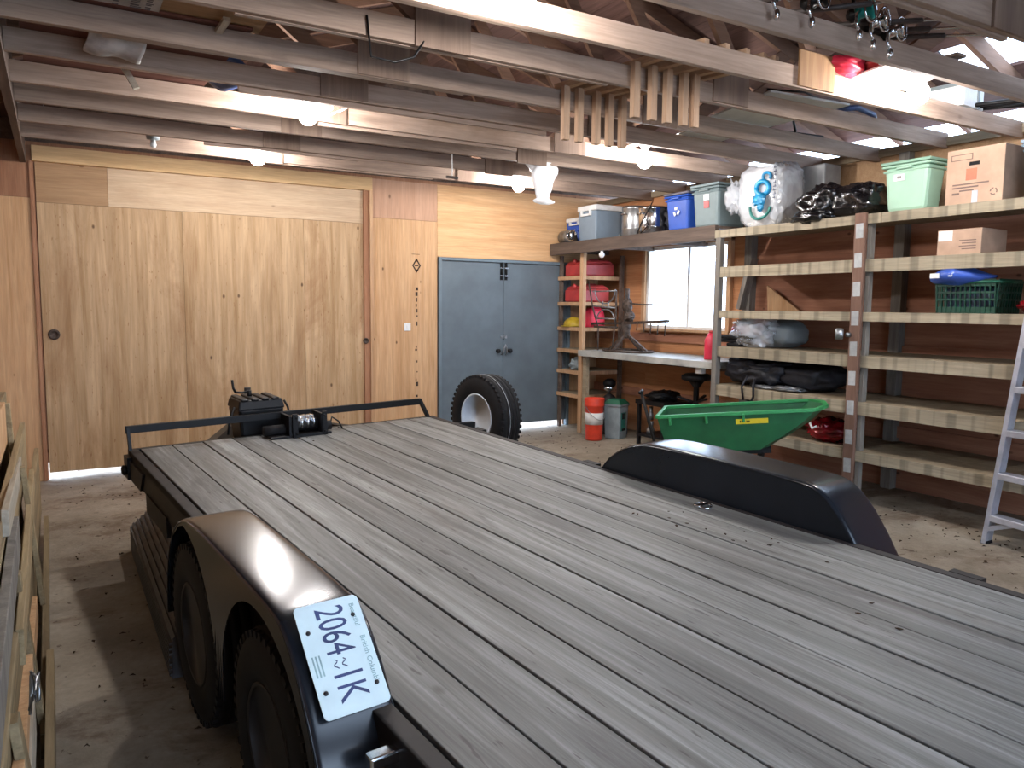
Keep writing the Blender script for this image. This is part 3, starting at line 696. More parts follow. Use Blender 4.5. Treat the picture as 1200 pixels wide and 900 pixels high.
# front rail
b = MB(); b.bar((.765, 5.35, .126), (cR-.06, 5.35, .126), .03, .048); T(b, 'front_rail', 'blackmetal', bevel=.003)
b = MB(); b.bar((.78, 5.35, .14), (.785, 5.33, -.02), .018, .035, (0, 1, 0)); T(b, 'rail_upright', 'blackmetal')
b = MB(); b.bar((cR-.075, 5.35, .145), (cR-.005, 5.33, -.01), .02, .045, (0, 1, 0)); T(b, 'rail_upright', 'blackmetal')
# left front corner: marker lamp bracket
b = MB(); b.box(.745, .80, 5.22, 5.34, -.17, -.03); b.lathe([(.001, 0), (.03, 0), (.034, .02), (.02, .03), (.001, .03)], (.745, 5.25, -.11), (-1, 0, 0), 16); T(b, 'marker_lamp', 'blackmetal')
b = MB(); b.hexa([(.76, 4.9, -.17), (.79, 4.9, -.17), (.79, 5.2, -.17), (.76, 5.2, -.17), (.76, 4.8, -.05), (.79, 4.8, -.05), (.79, 5.3, -.05), (.76, 5.3, -.05)]); b.box(.765, .79, 4.2, 4.75, -.26, -.15); T(b, 'step_bracket', 'darkframe')
# fenders: teardrop box arches over both wheels
prof = [(3.44, -.34), (3.41, -.18), (3.345, -.03), (3.25, .08), (3.13, .155), (3.0, .195), (2.85, .21), (2.0, .21), (1.925, .20), (1.86, .165), (1.79, .095), (1.72, .0), (1.66, -.10), (1.615, -.22), (1.60, -.34)]
def fender(ci, co, label):
    s = 1 if co > ci else -1
    b = MB(); n = len(prof)
    # rolled top surface with small edge rounding
    cs = [ci, ci+s*.006, ci+s*.02, co-s*.02, co-s*.006, co]; dz = [-.012, -.003, 0, 0, -.003, -.012]
    ctr = Vector((2.55, -.5))
    def pt(i, k):
        y, z = prof[i]; d = (Vector((y, z))-ctr).normalized()*dz[k]; return (cs[k], y+d.x, z+d.y)
    dense = []
    V_ = [pt(i, k) for i in range(n) for k in range(6)]
    b.smooth = True
    F = [(i*6+k, i*6+k+1, (i+1)*6+k+1, (i+1)*6+k) for i in range(n-1) for k in range(5)]
    if s < 0: F = [tuple(reversed(f)) for f in F]
    b.add(V_, F); b.smooth = False
    f = T(b, 'fender', 'blackpaint', None, label)
    md = f.modifiers.new('Subdivision', 'SUBSURF'); md.levels = 2; md.render_levels = 2
    md = f.modifiers.new('Solidify', 'SOLIDIFY'); md.thickness = .004; md.offset = -1 
    # inner side plate next to the deck
    b = MB(); zb = -.16
    pl = [(ci, y-.0 if y > 2.5 else y, max(z-.010, zb)) for y, z in prof if z > zb]
    pl = [(ci, 3.40, zb)]+pl+[(ci, 1.635, zb)]
    b.prism(pl, (s*.004, 0, 0)); T(b, 'inner_panel', 'blackpaint', f)
    # outer skirt with two wheel openings and a cusp between them
    b = MB(); seg = []
    def low(y):
        v = -1e9
        for cy in (3.05, 2.13):
            r = .425
            if abs(y-cy) < r: v = max(v, -.27+math.sqrt(r*r-(y-cy)**2))
        return v
    def top(y):
        for (y0, z0), (y1, z1) in zip(prof, prof[1:]):
            if y1 <= y <= y0: return z0+(z1-z0)*(y0-y)/(y0-y1)-.008
    ys = [1.605+i*(3.43-1.605)/90 for i in range(91)]
    for y0, y1 in zip(ys, ys[1:]):
        t0, t1 = top(y0), top(y1); l0, l1 = max(low(y0), -.34), max(low(y1), -.34)
        l0 = min(l0, t0-.018); l1 = min(l1, t1-.018)
        if 2.55 < y0 < 2.63: l0 = max(l0, -.09)
        b.hexa([(co, y0, l0), (co, y1, l1), (co-s*.005, y1, l1), (co-s*.005, y0, l0), (co, y0, t0), (co, y1, t1), (co-s*.005, y1, t1), (co-s*.005, y0, t0)])
    T(b, 'skirt', 'blackpaint', f); return f
fl = fender(.838, .612, 'glossy black fender nearest the camera with licence plate')
fr = fender(cR+.035, cR+.30, 'black fender on the far side of the deck')
# licence plate on the rear slope of the near fender
pu = Vector((0, 1.935-1.765, .178-(-.045))).normalized()   # up the slope
pu = Vector((0, 1.925-1.752, .205-.035)).normalized()
nrm = Vector((1, 0, 0)).cross(pu)
if nrm.z < 0: nrm = -nrm
L, Wp = .300, .178; pc = Vector((.727, 1.792, .130))
xd = -pu; yd = Vector((1, 0, 0))      # reading direction runs down the slope, letter tops towards the deck
b = MB(); q = []
def pl2(u, v, h=0): return pc+xd*u+yd*v+nrm*h
rr_ = .014
ring = []
for (sx, sy, a0) in ((1, 1, 0), (-1, 1, 90), (-1, -1, 180), (1, -1, 270)):
    for k in range(5):
        a = R_(a0+k*22.5); ring.append((sx*(L/2-rr_)+rr_*math.cos(a), sy*(Wp/2-rr_)+rr_*math.sin(a)))
b.prism([pl2(u, v, 0) for u, v in ring], nrm*.0025)
def txt(s, u, v, size, mi, sq=1.0, bold=0): text_mesh(b, s, pl2(u, v, .0028), xd, yd, size, mi, squash=sq, bold=bold)
txt('2064', -.134, -.036, .112, 1, .60, .0); txt('1K', .034, -.036, .112, 1, .68, .0)
txt('Beautiful', -.128, .060, .019, 2, 1.0); txt('British Columbia', -.035, .062, .020, 2, 1.0)
for k in range(3): b.m = 2; b.hexa([tuple(pl2(-.012+du, -.078+.009*k+dv, h)) for h in (.0026, .003) for du, dv in ((0, 0), (.055, 0), (.055, .004), (0, .004))])
b.m = 1
for k in range(2): b.tube([pl2(.010+.004*i, -.022+.022*k+.006*math.sin(i*1.3), .003) for i in range(7)], .0014, 5)
pt = T(b, 'licence_plate', ['plate', 'plateink', 'platefaint'], fl, 'pale blue white plate reading 2064 1K')
# tail lamp and bolts by the plate
b = MB().obox((.745, 1.585, -.05), (.085, .04, .035)); T(b, 'tail_lamp', 'chrome', bevel=.006)
for u, v in ((-.095, .062), (.095, .066), (-.075, -.068), (.085, -.068)): T(MB().lathe([(.006, 0), (.006, .003), (.001, .004)], tuple(pl2(u, v, .002)), tuple(nrm), 10), 'plate_screw', 'rimdark', fl)

# wheels
def wheel_geo(c, ax, R=.365, wdt=.205, rim='rimdark', spare=False):
    """returns tyre and rim builders; ax points out of the visible face"""
    ax = Vector(ax).normalized(); h = wdt/2
    r0 = .192
    prof_t = [(r0, h*.80), (r0+.012, h*.93), (r0+.05, h*1.02), (R-.07, h*1.02), (R-.03, h*.93), (R-.012, h*.80), (R, h*.66), (R, h*.42), (R-.008, h*.40), (R-.008, h*.36), (R, h*.34), (R, h*.04), (R-.008, h*.03), (R-.008, -h*.03), (R, -h*.04), (R, -h*.34), (R-.008, -h*.36), (R-.008, -h*.40), (R, -h*.42), (R, -h*.66), (R-.012, -h*.80), (R-.03, -h*.93), (R-.07, -h*1.02), (r0+.05, -h*1.02), (r0+.012, -h*.93), (r0, -h*.80)]
    t = MB().lathe([(r, z) for r, z in prof_t], c, ax, 48, True, True)
    # side tread lugs
    q = ax.to_track_quat('Z', 'Y')
    for k in range(48):
        a = 2*math.pi*k/48; d = q @ Vector((math.cos(a), math.sin(a), 0)); tg = q @ Vector((-math.sin(a), math.cos(a), 0)); cc = Vector(c)
        for sg in (1, -1):
            p = cc+d*(R-.019)+ax*sg*h*.84
            t.hexa([p+tg*u+ax*v+d*w for w in (-.01, .013) for u, v in ((-.012, -.008), (.012, -.008), (.012, .010), (-.012, .010))])
    r = MB().lathe([(r0+.010, h*.92), (r0+.004, h*.96), (r0-.006, h*.90), (r0-.016, h*.55), (r0-.022, h*.20), (.135, h*.10), (.115, h*.34), (.075, h*.42), (.052, h*.40), (.050, h*.70), (.040, h*.78), (.001, h*.80)], c, ax, 40)
    r.lathe([(r0-.02, h*.2), (r0-.012, -h*.6), (r0+.008, -h*.92)], c, ax, 40)
    return t, r, q
def hubbits(c, ax, h):
    n = MB(); q = Vector(ax).normalized().to_track_quat('Z', 'Y')
    for k in range(5):
        a = 2*math.pi*k/5; p = Vector(c)+q @ Vector((.085*math.cos(a), .085*math.sin(a), h*.40)); n.lathe([(.012, 0), (.012, .014), (.006, .02), (.001, .02)], p, ax, 8)
    return n
for (cy, side) in ((3.05, -1), (2.13, -1), (3.05, 1), (2.13, 1)):
    cx_ = .725 if side < 0 else cR+.165
    t, r, q = wheel_geo((cx_, cy, -.29), (side, 0, 0), .36)
    w = T(t, 'tyre', 'rubber'); T(r, 'wheel_rim', 'rimdark', w); T(hubbits((cx_, cy, -.29), (side, 0, 0), .10), 'lug_nut', 'steel', w)
for cy in (3.05, 2.13):
    b = MB().tube([(.66, cy, -.29), (cR+.2, cy, -.29)], .03, 12); T(b, 'axle', 'darkframe')
# stake pockets and tie down ring
for (y0) in (3.45, 1.29, .2, 4.7):
    b = MB().box(cR+.055, cR+.10, y0-.06, y0+.06, -.09, -.003); T(b, 'stake_pocket', 'blackmetal', bevel=.003)
b = MB(); rc = Vector((2.86, 2.44, .006)); b.tube([rc+Vector((.036*math.cos(k*math.pi/8), .045*math.sin(k*math.pi/8), .004*math.sin(k))) for k in range(17)], .0055, 8); b.box(2.815, 2.905, 2.425, 2.455, 0, .012)
T(b, 'tie_down_ring', 'chrome')
b = MB(); rc = Vector((1.0, .75, .006)); b.tube([rc+Vector((.036*math.cos(k*math.pi/8), .045*math.sin(k*math.pi/8), .004*math.sin(k))) for k in range(17)], .0055, 8); T(b, 'tie_down_ring', 'steel')
# tongue, jack, tool box and winch
b = MB(); b.bar((1.15, 5.3, -.13), (1.9, 6.75, -.13), .06, .10); b.bar((2.65, 5.3, -.13), (1.9, 6.75, -.13), .06, .10); b.bar((1.9, 6.7, -.13), (1.9, 6.98, -.12), .08, .08); T(b, 'tongue', 'blackmetal', bevel=.004)
b = MB(); b.tube([(1.9, 6.6, -.58), (1.9, 6.6, .16)], .028, 12); b.box(1.80, 2.0, 6.5, 6.7, -.655, -.62); T(b, 'jack_post', 'darkframe')
b = MB(); b.hexa([(1.51, 5.42, -.07), (1.80, 5.42, -.07), (1.80, 5.66, -.07), (1.51, 5.66, -.07), (1.49, 5.40, .18), (1.81, 5.40, .18), (1.81, 5.68, .18), (1.49, 5.68, .18)])
T(b, 'tool_box', 'blackmetal', bevel=.02)
b = MB(); b.hexa([(1.485, 5.39, .17), (1.815, 5.39, .17), (1.815, 5.69, .17), (1.485, 5.69, .17), (1.50, 5.41, .238), (1.80, 5.41, .238), (1.80, 5.67, .238), (1.50, 5.67, .238)])
for k in range(4): b.box(1.51+k*.072, 1.562+k*.072, 5.40, 5.68, .228, .25)
T(b, 'tool_box_lid', 'blackmetal', bevel=.015)
b = MB().tube([(1.61, 5.55, .24), (1.61, 5.55, .29)], .016, 12).tube([(1.61, 5.55, .285), (1.56, 5.54, .278), (1.51, 5.53, .285)], .008, 8).tube([(1.51, 5.53, .282), (1.494, 5.53, .315), (1.488, 5.53, .375)], .009, 8)
T(b, 'crank_handle', 'blackmetal')
for s_, (p0, p1, p2) in enumerate((((1.46, 5.40, .20), (1.42, 5.38, .12), (1.40, 5.36, .02)), ((1.815, 5.42, .22), (1.835, 5.40, .17), (1.84, 5.38, .11)))):
    T(MB().tube([p0, p1, p2], .008, 6), 'strap', 'blackmetal')
# winch between rail and deck
b = MB(); b.box(1.745, 1.765, 5.12, 5.30, 0, .15); b.box(1.975, 1.995, 5.12, 5.30, 0, .15); b.box(1.62, 2.05, 5.12, 5.30, .0, .014); wn = T(b, 'winch', 'blackmetal', bevel=.003)
b = MB().tube([(1.745, 5.22, .045), (1.60, 5.22, .045)], .036, 18); T(b, 'winch_motor', 'rubber', wn); T(MB().tube([(1.995, 5.22, .042), (2.08, 5.22, .042)], .034, 18), 'winch_gearbox', 'rubber', wn)
b = MB().tube([(1.765, 5.22, .06), (1.975, 5.22, .06)], .045, 18); T(b, 'winch_drum', 'blackmetal', wn)
b = MB()
for k in range(7): b.lathe([(.048, -.006), (.056, 0), (.048, .006)], (1.80+.022*k, 5.215, .085), (1, .2*(-1)**k, 0), 16)
b.box(1.79, 1.95, 5.19, 5.215, .10, .135); T(b, 'winch_cable', 'chrome', wn)
b = MB()
for (x, z) in ((1.79, .03), (1.79, .14), (1.99, .03), (1.99, .14)): b.lathe([(.009, 0), (.009, .012), (.001, .014)], (x, 5.10, z), (0, -1, 0), 8)
b.box(1.765, 1.80, 5.10, 5.12, 0, .165); b.box(1.98, 2.01, 5.10, 5.12, 0, .165); b.box(1.765, 2.01, 5.10, 5.12, .0, .02); T(b, 'fairlead', 'blackmetal', wn)
T(MB().tube([(2.08, 5.22, .05), (2.10, 5.24, .095), (2.15, 5.24, .06), (2.17, 5.22, .008)], .006, 6), 'winch_wire', 'blackmetal', wn)
# spare wheel hung on the right front corner
def tw(c_, t_, n_): return TM @ Vector((c_-OC, t_-OT, n_-ON))
sc = (TM @ Vector((0, 0, 0)))
spc = Vector((2.90, 5.52, .73))
spc = Vector((3.03, 5.56, .69)); axs = (Cv*-1+Tv*-.10+Nv*.04).normalized()
sp = thing('spare_wheel', 'spare wheel with pale blue white rim hung on the trailer front corner', 'spare wheel', tuple(spc))
t, r, q = wheel_geo(spc, axs, .355, .215)
P(t, 'tyre', 'rubber', sp)
P(r, 'wheel_rim', 'rim', sp); P(hubbits(spc, axs, .10), 'lug_nut', 'steel', sp)
b = MB().lathe([(.3565, .032), (.3565, .026)], spc, axs, 64); P(b, 'tread_line', 'galv', sp)
pb = TM.inverted() @ (spc-axs*.02)
b = MB().bar((cR-.25, 5.36, -.10), (pb.x+OC+.02, pb.y+OT, -.10), .05, .05).bar((pb.x+OC, pb.y+OT, -.10), (pb.x+OC, pb.y+OT, pb.z+ON), .05, .05); T(b, 'spare_bracket', 'blackmetal')
# low ribbed bin with a slanted side on the floor under the trailer
b = MB(); zf_ = fz(.6)
secp = [(.38, 0), (.385, .17), (.62, .37), (1.25, .37), (1.25, 0)]
b.prism([(x, 3.6, zf_+z) for x, z in secp], (0, 2.1, 0))
for k in range(7):
    u = k/6; x, z = .375+.0*u, .02+.022*k
    b.box(x-.004, x+.010, 3.6, 5.69, zf_+.012+.024*k, zf_+.024+.024*k)
for k in range(9):
    u = (k+.5)/9; x, z = .385+.235*u, .17+.20*u; b.bar((x-.004, 3.6, zf_+z+.004), (x-.004, 5.69, zf_+z+.004), .016, .008, (-.65, 0, .76))
solo(b, 'ribbed_bin', 'bindark', 'low dark grey ribbed bin with slanted side on the floor under the trailer', 'bin', (.8, 4.9, zf_))
# ================================================================== RIGHT HAND SHELVES
XS = 5.5
sh = thing('storage_shelving', 'tall rough wooden shelving along the right wall, spotted post in the middle', 'shelving', (5.9, 3.7, fz(5.9)))
random.seed(9)
LV = [(2.35, .075), (2.0, .10), (1.585, .072), (1.24, .095), (.87, .105), (.47, .08)]
for zt, h in LV:
    for (y0, y1) in ((2.02, 3.93), (3.935, 5.48)):
        if zt > 2.3: y0, y1 = (2.02, 3.75) if y0 < 3 else (3.755, 5.50)
        b = MB()
        # plywood deck boards and a patched front edge
        yy = y0
        while yy < y1-.01:
            y2 = min(y1, yy+random.uniform(.12, .2)); b.box(XS+.028, XW-.02, yy+.002, y2-.001, zt-.022, zt); yy = y2
        s = P(b, 'shelf_board', 'shelfwood', sh)
        P(MB().box(XS, XS+.027, y0, y1, zt-h, zt), 'shelf_edge', 'shelfedge', s, bevel=.002)
P(MB().box(XS-.01, XS+.05, 5.415, 5.475, fz(5.5), 2.28), 'post', 'greywood', sh, bevel=.002)
P(MB().box(XS+.03, XS+.08, 3.85, 3.885, fz(5.5), 2.28), 'post', 'greywood', sh, bevel=.002)
P(MB().box(XS, XS+.05, 2.05, 2.10, fz(5.5), 2.28), 'post', 'greywood', sh, bevel=.002)
sp_ = P(MB().box(XS-.03, XS-.002, 3.865, 3.96, fz(5.5), 2.36), 'spotted_post', 'postbrown', sh, 'brown post with grey squares', bevel=.002)
for i, z in enumerate((2.222, 1.993, 1.767, 1.537, 1.295, 1.06, .822, .585, .353)):
    y = 3.912; b = MB().prism([(XS-.032, y-.033, z-.056), (XS-.032, y+.031, z-.058), (XS-.032, y+.035, z+.054), (XS-.032, y-.030, z+.058)], (.003, 0, 0)); P(b, 'grey_patch', 'tape', sp_)
b = MB().tube([(XS-.03, 3.95, 1.405), (XS-.06, 3.96, 1.405)], .018, 12); b.smooth = True
b.lathe([(.001, 0), (.04, .002), (.046, .015), (.046, .055), (.04, .062), (.001, .066)], (XS-.04, 4.0, 1.41), (-.6, .8, 0), 20)
P(b, 'work_lamp', 'galv', sp_, 'round chrome lamp head')
# plywood scraps standing on the second shelf at the left end
solo(MB().bar((6.17, 5.76, 1.60), (6.17, 5.62, 2.12), .05, .10, (1, 0, 0)), 'board_offcut', 'greywood', 'grey board leaning on the wall at the left end of the shelves', 'board', (6.17, 5.69, 1.6))
b = MB().prism([(6.22, 5.45, 1.587), (6.22, 5.06, 1.587), (6.22, 5.47, 1.84)], (.018, 0, 0)); solo(b, 'plywood_offcut', 'ply_tan', 'triangular plywood scrap leaning at the back of the third shelf', 'plywood', (6.22, 5.3, 1.587))
# window ledge shelf
lg = thing('ledge_shelf', 'dark beam fronted high shelf running over the window to the corner', 'shelf', (5.9, 7.0, 2.26))
P(MB().box(XS, XS+.05, 5.50, 8.395, 2.262, 2.405), 'front_beam', 'oldplank', lg, bevel=.003)
P(MB().box(XS+.051, XW-.01, 5.50, 8.39, 2.375, 2.40), 'shelf_board', 'oldplank', lg)
P(MB().box(XS+.10, XS+.15, 7.79, 7.86, fz(5.6), 2.37), 'post', 'newwood', lg, bevel=.002)
b = MB()
for y in (8.2, 7.3, 6.4): P(MB().box(XS+.051, XW-.01, y-.02, y+.02, 2.29, 2.374), 'bearer', 'oldplank', lg)
# small bulb holder under the ledge
t = thing('light_fixture', 'tiny round white lamp under the high ledge shelf', 'light bulb', (5.54, 6.98, 2.22))
P(MB().blob((5.525, 7.32, 2.215), (.032, .032, .035), 0), 'glass_globe', 'white', t); P(MB().tube([(5.525, 7.32, 2.24), (5.525, 7.32, 2.262)], .018, 10), 'lamp_socket', 'white', t)
# narrow shelf rack beside the blue doors
rk = thing('jerry_can_rack', 'narrow light wood rack of short shelves beside the blue doors', 'shelving', (5.95, 8.1, fz(6)))
RZ = [1.993, 1.669, 1.352, 1.07, .80, .50]
for z in RZ:
    s = P(MB().box(5.66, 6.27, 7.87, 8.40, z-.02, z), 'shelf_board', 'shelfwood', rk)
    P(MB().box(5.64, 5.66, 7.86, 8.40, z-.045, z), 'shelf_edge', 'newwood', s); P(MB().box(5.66, 6.25, 7.84, 7.86, z-.045, z), 'shelf_edge', 'newwood', s)
P(MB().box(5.66, 5.70, 8.355, 8.40, fz(5.7), 2.26), 'post', 'oldplank', rk); P(MB().box(6.20, 6.25, 7.80, 7.84, fz(6), 2.26), 'post', 'oldplank', rk)
# cans on the rack
def jerry(name, mat, lab, x0, x1, y0, y1, z, h, cat='fuel can', capside=1):
    t = thing(name, lab, cat, ((x0+x1)/2, (y0+y1)/2, z)); b = MB(); cx, cy = (x0+x1)/2, (y0+y1)/2
    b.hexa([(x0, y0, z), (x1, y0, z), (x1, y1, z), (x0, y1, z), (x0, y0, z+h*.72), (x1, y0, z+h*.8), (x1, y1, z+h*.8), (x0, y1, z+h*.72)])
    b.hexa([(x0, y0, z+h*.72), (x1, y0, z+h*.8), (x1, y1, z+h*.8), (x0, y1, z+h*.72), (x0+.1*(x1-x0), y0+.03, z+h*.92), (x1-.08, y0+.03, z+h), (x1-.08, y1-.03, z+h), (x0+.1*(x1-x0), y1-.03, z+h*.92)])
    P(b, 'tank', mat, t, bevel=.02)
    P(MB().tube([(x0+.04, cy, z+h*.82), (x0-.005, cy, z+h*.95)], .03, 12, rs=[.032, .026]), 'spout_cap', mat, t)
    P(MB().tube([(cx-.02, cy, z+h*.9), (cx, cy, z+h*1.02), (cx+.12, cy, z+h*1.03), (cx+.14, cy, z+h*.95)], .012, 8), 'handle', mat, t)
jerry('jerry_can', 'redcan', 'red fuel can on the top shelf of the narrow rack', 5.68, 6.17, 7.90, 8.30, 1.995, .21)
jerry('jerry_can', 'redcan', 'red fuel can on the second shelf of the narrow rack', 5.68, 6.10, 7.90, 8.30, 1.671, .22)
t = thing('jerry_can', 'bright pinkish red rounded can on the third shelf of the rack', 'fuel can', (5.92, 7.98, 1.354))
b = MB().blob((5.93, 8.0, 1.354), (.14, .12, .26), .03, 2, flat=0.0, sq=.7); P(b, 'tank', 'redpink', t)
P(MB().tube([(5.86, 7.95, 1.58), (5.9, 7.95, 1.63), (5.97, 7.95, 1.62), (6.0, 7.95, 1.56)], .012, 8), 'handle', 'redpink', t)
t = thing('hard_hat', 'yellow plastic hat shape hanging over the rack edge by the doors', 'hard hat', (5.72, 8.22, 1.354))
b = MB().blob((5.76, 8.20, 1.36), (.13, .15, .12), .04, 2, flat=.004); P(b, 'shell', 'yellow', t); P(MB().lathe([(.15, 0), (.165, .004), (.15, .012)], (5.755, 8.2, 1.356), (0, 0, 1), 28), 'brim', 'yellow', t)
b = MB().blob((5.78, 8.12, .86), (.10, .11, .09), .35, 4, flat=.058, ridge=.3, seed=3); solo(b, 'paper_bundle', 'pail', 'crumpled pale green grey bundle on the low shelf under the bench end', 'bundle', (5.78, 8.12, .802))
# workbench under the window
wbn = thing('workbench', 'long grey topped workbench under the window', 'workbench', (5.9, 6.6, 1.0))
P(MB().box(5.52, 6.25, 5.50, 7.76, 1.01, 1.08), 'worktop', 'benchtop', wbn, bevel=.004)
P(MB().box(6.18, 6.26, 5.55, 7.7, .93, 1.009), 'wall_bearer', 'oldplank', wbn)
b = MB().box(5.60, 5.66, 5.72, 5.80, .945, 1.009); P(b, 'bracket', 'white', wbn)
P(MB().box(5.6, 5.65, 7.69, 7.76, fz(5.6), 1.009), 'leg', 'shelfwood', wbn)
# old iron machine on the bench
im = thing('iron_stand', 'old rusty iron machine with ring base and long arm on the bench', 'machine', (5.85, 7.2, 1.08))
def ring(b, c, rx, ry, r, n=28, ax='z', a0=0, a1=2*math.pi):
    pts = []
    for k in range(n+1):
        a = a0+(a1-a0)*k/n
        if ax == 'z': pts.append((c[0]+rx*math.cos(a), c[1]+ry*math.sin(a), c[2]))
        else: pts.append((c[0], c[1]+rx*math.cos(a), c[2]+ry*math.sin(a)))
    return b.tube(pts, r, 8)
P(ring(MB(), (5.85, 7.20, 1.095), .24, .36, .013), 'ring_base', 'rust', im)
b = MB()
for (x, y) in ((5.62, 7.20), (6.08, 7.25), (5.85, 6.85), (5.85, 7.55)): b.bar((x, y, 1.095), (5.85, 7.24, 1.30), .022, .03)
P(b, 'strut', 'rust', im)
P(MB().lathe([(.03, 1.24), (.05, 1.27), (.045, 1.33), (.06, 1.36), (.06, 1.41), (.04, 1.45), (.035, 1.56), (.06, 1.60), (.055, 1.68), (.03, 1.72), (.03, 1.83)], (5.85, 7.24, 0), (0, 0, 1), 14), 'column', 'rust', im)
b = MB().bar((5.83, 7.9, 1.40), (5.83, 7.22, 1.42), .035, .03).bar((5.83, 7.22, 1.42), (5.83, 6.50, 1.46), .07, .03)
P(b, 'arm', 'rust', im)
b = MB()
for k in range(5): b.tube([(5.82, 7.0-.12*k, 1.45), (5.81, 7.0-.12*k, 1.34-.012*k)], .007, 6)
P(b, 'prong', 'rust', im)
P(MB().tube([(5.85, 7.24, 1.66), (5.80, 6.9, 1.64), (5.78, 6.52, 1.64)], .009, 8), 'handle_rod', 'rust', im)
b = MB()
b.blob((5.84, 7.20, 1.62), (.05, .05, .09), .25, 4); b.blob((5.84, 7.17, 1.50), (.06, .05, .06), .3, 4, seed=3)
P(b, 'gear_housing', 'rust', im)
# iron chair back behind it
ic = thing('iron_chair_back', 'openwork iron chair back with curved bars standing on the bench', 'chair back', (5.75, 7.6, 1.08))
b = MB(); x = 5.72
b.tube([(x, 7.84, 1.93), (x, 7.74, 1.60), (x, 7.62, 1.36)], .010, 8).tube([(x, 7.28, 1.80), (x, 7.28, 1.36)], .012, 8); b.tube([(x, 7.70, 1.37), (x, 7.25, 1.37)], .013, 8)
b.tube([(x, 7.62, 1.36), (x, 7.62, 1.08)], .010, 8).tube([(x, 7.3, 1.36), (x, 7.34, 1.08)], .010, 8)
P(b, 'frame', 'rust', ic)
b = MB(); b.tube([(x, 7.74, 1.80), (x, 7.28, 1.80)], .008, 8); b.tube([(x, 7.72, 1.62), (x, 7.28, 1.60)], .010, 8); b.tube([(x, 7.66, 1.47), (x, 7.28, 1.47)], .008, 8)
P(b, 'cross_bar', 'galv', ic)
b = MB(); ring(b, (x, 7.50, 1.82), .20, .17, .008, 18, 'x', math.pi, 2*math.pi); ring(b, (x, 7.48, 1.44), .18, .14, .008, 18, 'x', 0, math.pi)
for y in (7.42, 7.54): b.tube([(x, y, 1.60), (x, y, 1.68)], .007, 6)
P(b, 'curved_bar', 'galv', ic)
# under the bench
def bucket(loc, r0, r1, h, mat, name, lab, band=None, lid=None, hnd=True):
    x, y, z = loc; t = thing(name, lab, 'bucket', loc)
    body = P(MB().lathe([(.001, .004), (r0-.006, .004), (r0, .0), (r0+.002, .02), (r1-.003, h*.80), (r1+.006, h*.82), (r1+.004, h*.86), (r1, h*.88), (r1+.008, h*.985), (r1+.004, h), (r1-.008, h), (r0-.008, .02)], loc, (0, 0, 1), 32), 'body', mat, t)
    if band:
        k0, k1 = band; f = lambda k: r0+(r1-r0)*k+.0035
        P(MB().lathe([(f(k0), h*k0), (f(k1), h*k1)], loc, (0, 0, 1), 32), 'label_band', 'white', t)
    if hnd: P(MB().tube([(x-r1*math.cos(a*math.pi/10)*1.0-.006, y-(r1+.03)*math.sin(a*math.pi/10), z+h*.80-h*.30*math.sin(a*math.pi/10)) for a in range(11)], .004, 6), 'handle', 'steel', t)
    return t
bucket((5.47, 7.33, fz(5.47)), .098, .115, .50, 'orange', 'bucket', 'orange red bucket with a white band beside the rack', (.38, .66))
t = thing('litter_pail', 'square grey pail with dark green lid beside the orange bucket', 'bucket', (5.76, 7.28, fz(5.76)), R_(24))
z0 = 0
b = MB().obox((0, 0, .20), (.22, .22, .40), 0, 0, 0, .88); o = b.build('body', 'pail', t, bevel=.012)
b = MB().obox((0, 0, .405), (.235, .235, .03)); b.build('rim', 'greypl', t, bevel=.006)
b = MB().hexa([(-.12, -.12, .42), (.12, -.12, .42), (.12, .12, .42), (-.12, .12, .42), (-.07, -.07, .475), (.07, -.07, .475), (.07, .07, .475), (-.07, .07, .475)]); b.build('lid', 'greenlid', t, bevel=.006)
b = MB().box(-.075, .04, -.1115, -.106, .10, .32); b.m = 1; b.box(-.06, .0, -.1135, -.110, .24, .31).box(-.06, .02, -.1135, -.110, .03+.07, .13); b.build('label', ['teal', 'hole'], t)
b = MB().box(.1005, .1075, -.10, .10, .04, .36); b.build('label', 'navy', t)
# chrome faucet like sprayer top behind pail
t = thing('garden_sprayer', 'small tank with chrome topped black cap behind the green lidded pail', 'sprayer', (5.86, 7.55, fz(5.86)))
P(MB().lathe([(.09, 0), (.10, .02), (.10, .40), (.07, .47), (.03, .50)], (5.86, 7.55, fz(5.86)), (0, 0, 1), 20), 'tank', 'darkframe', t)
P(MB().lathe([(.02, .49), (.02, .53), (.07, .56), (.075, .585), (.06, .60)], (5.86, 7.55, fz(5.86)), (0, 0, 1), 20), 'collar', 'chrome', t)
P(MB().lathe([(.07, .60), (.08, .62), (.075, .66), (.03, .69), (.001, .69)], (5.86, 7.55, fz(5.86)), (0, 0, 1), 20), 'cap', 'blackmetal', t)
# dark machines / stools under the bench
t = thing('engine_stand', 'dark metal stand with grey cylinders under the bench', 'machine stand', (5.9, 6.6, fz(5.9))); zf = fz(5.9)
b = MB()
for (x, y) in ((5.74, 6.83), (5.74, 6.42), (6.10, 6.83), (6.10, 6.42)): b.box(x-.018, x+.018, y-.018, y+.018, zf, zf+.50)
b.box(5.71, 6.14, 6.38, 6.87, zf+.47, zf+.52); b.box(5.72, 6.12, 6.40, 6.85, zf+.10, zf+.125)
P(b, 'frame', 'blackmetal', t)
b = MB()
for (x, y, z, r, h) in ((5.82, 6.72, .12, .045, .15), (5.82, 6.72, .29, .03, .15), (5.92, 6.52, .125, .04, .15), (5.92, 6.52, .29, .032, .16)): P(MB().lathe([(r, 0), (r, h*.4), (r*.6, h*.6), (r*.8, h)], (x, y, zf+z), (0, 0, 1), 16), 'cylinder', 'galv', t)
b = MB().blob((5.92, 6.62, zf+.57), (.19, .16, .06), .3, 4, flat=.05, ridge=.25); P(b, 'housing', 'blackmetal', t)
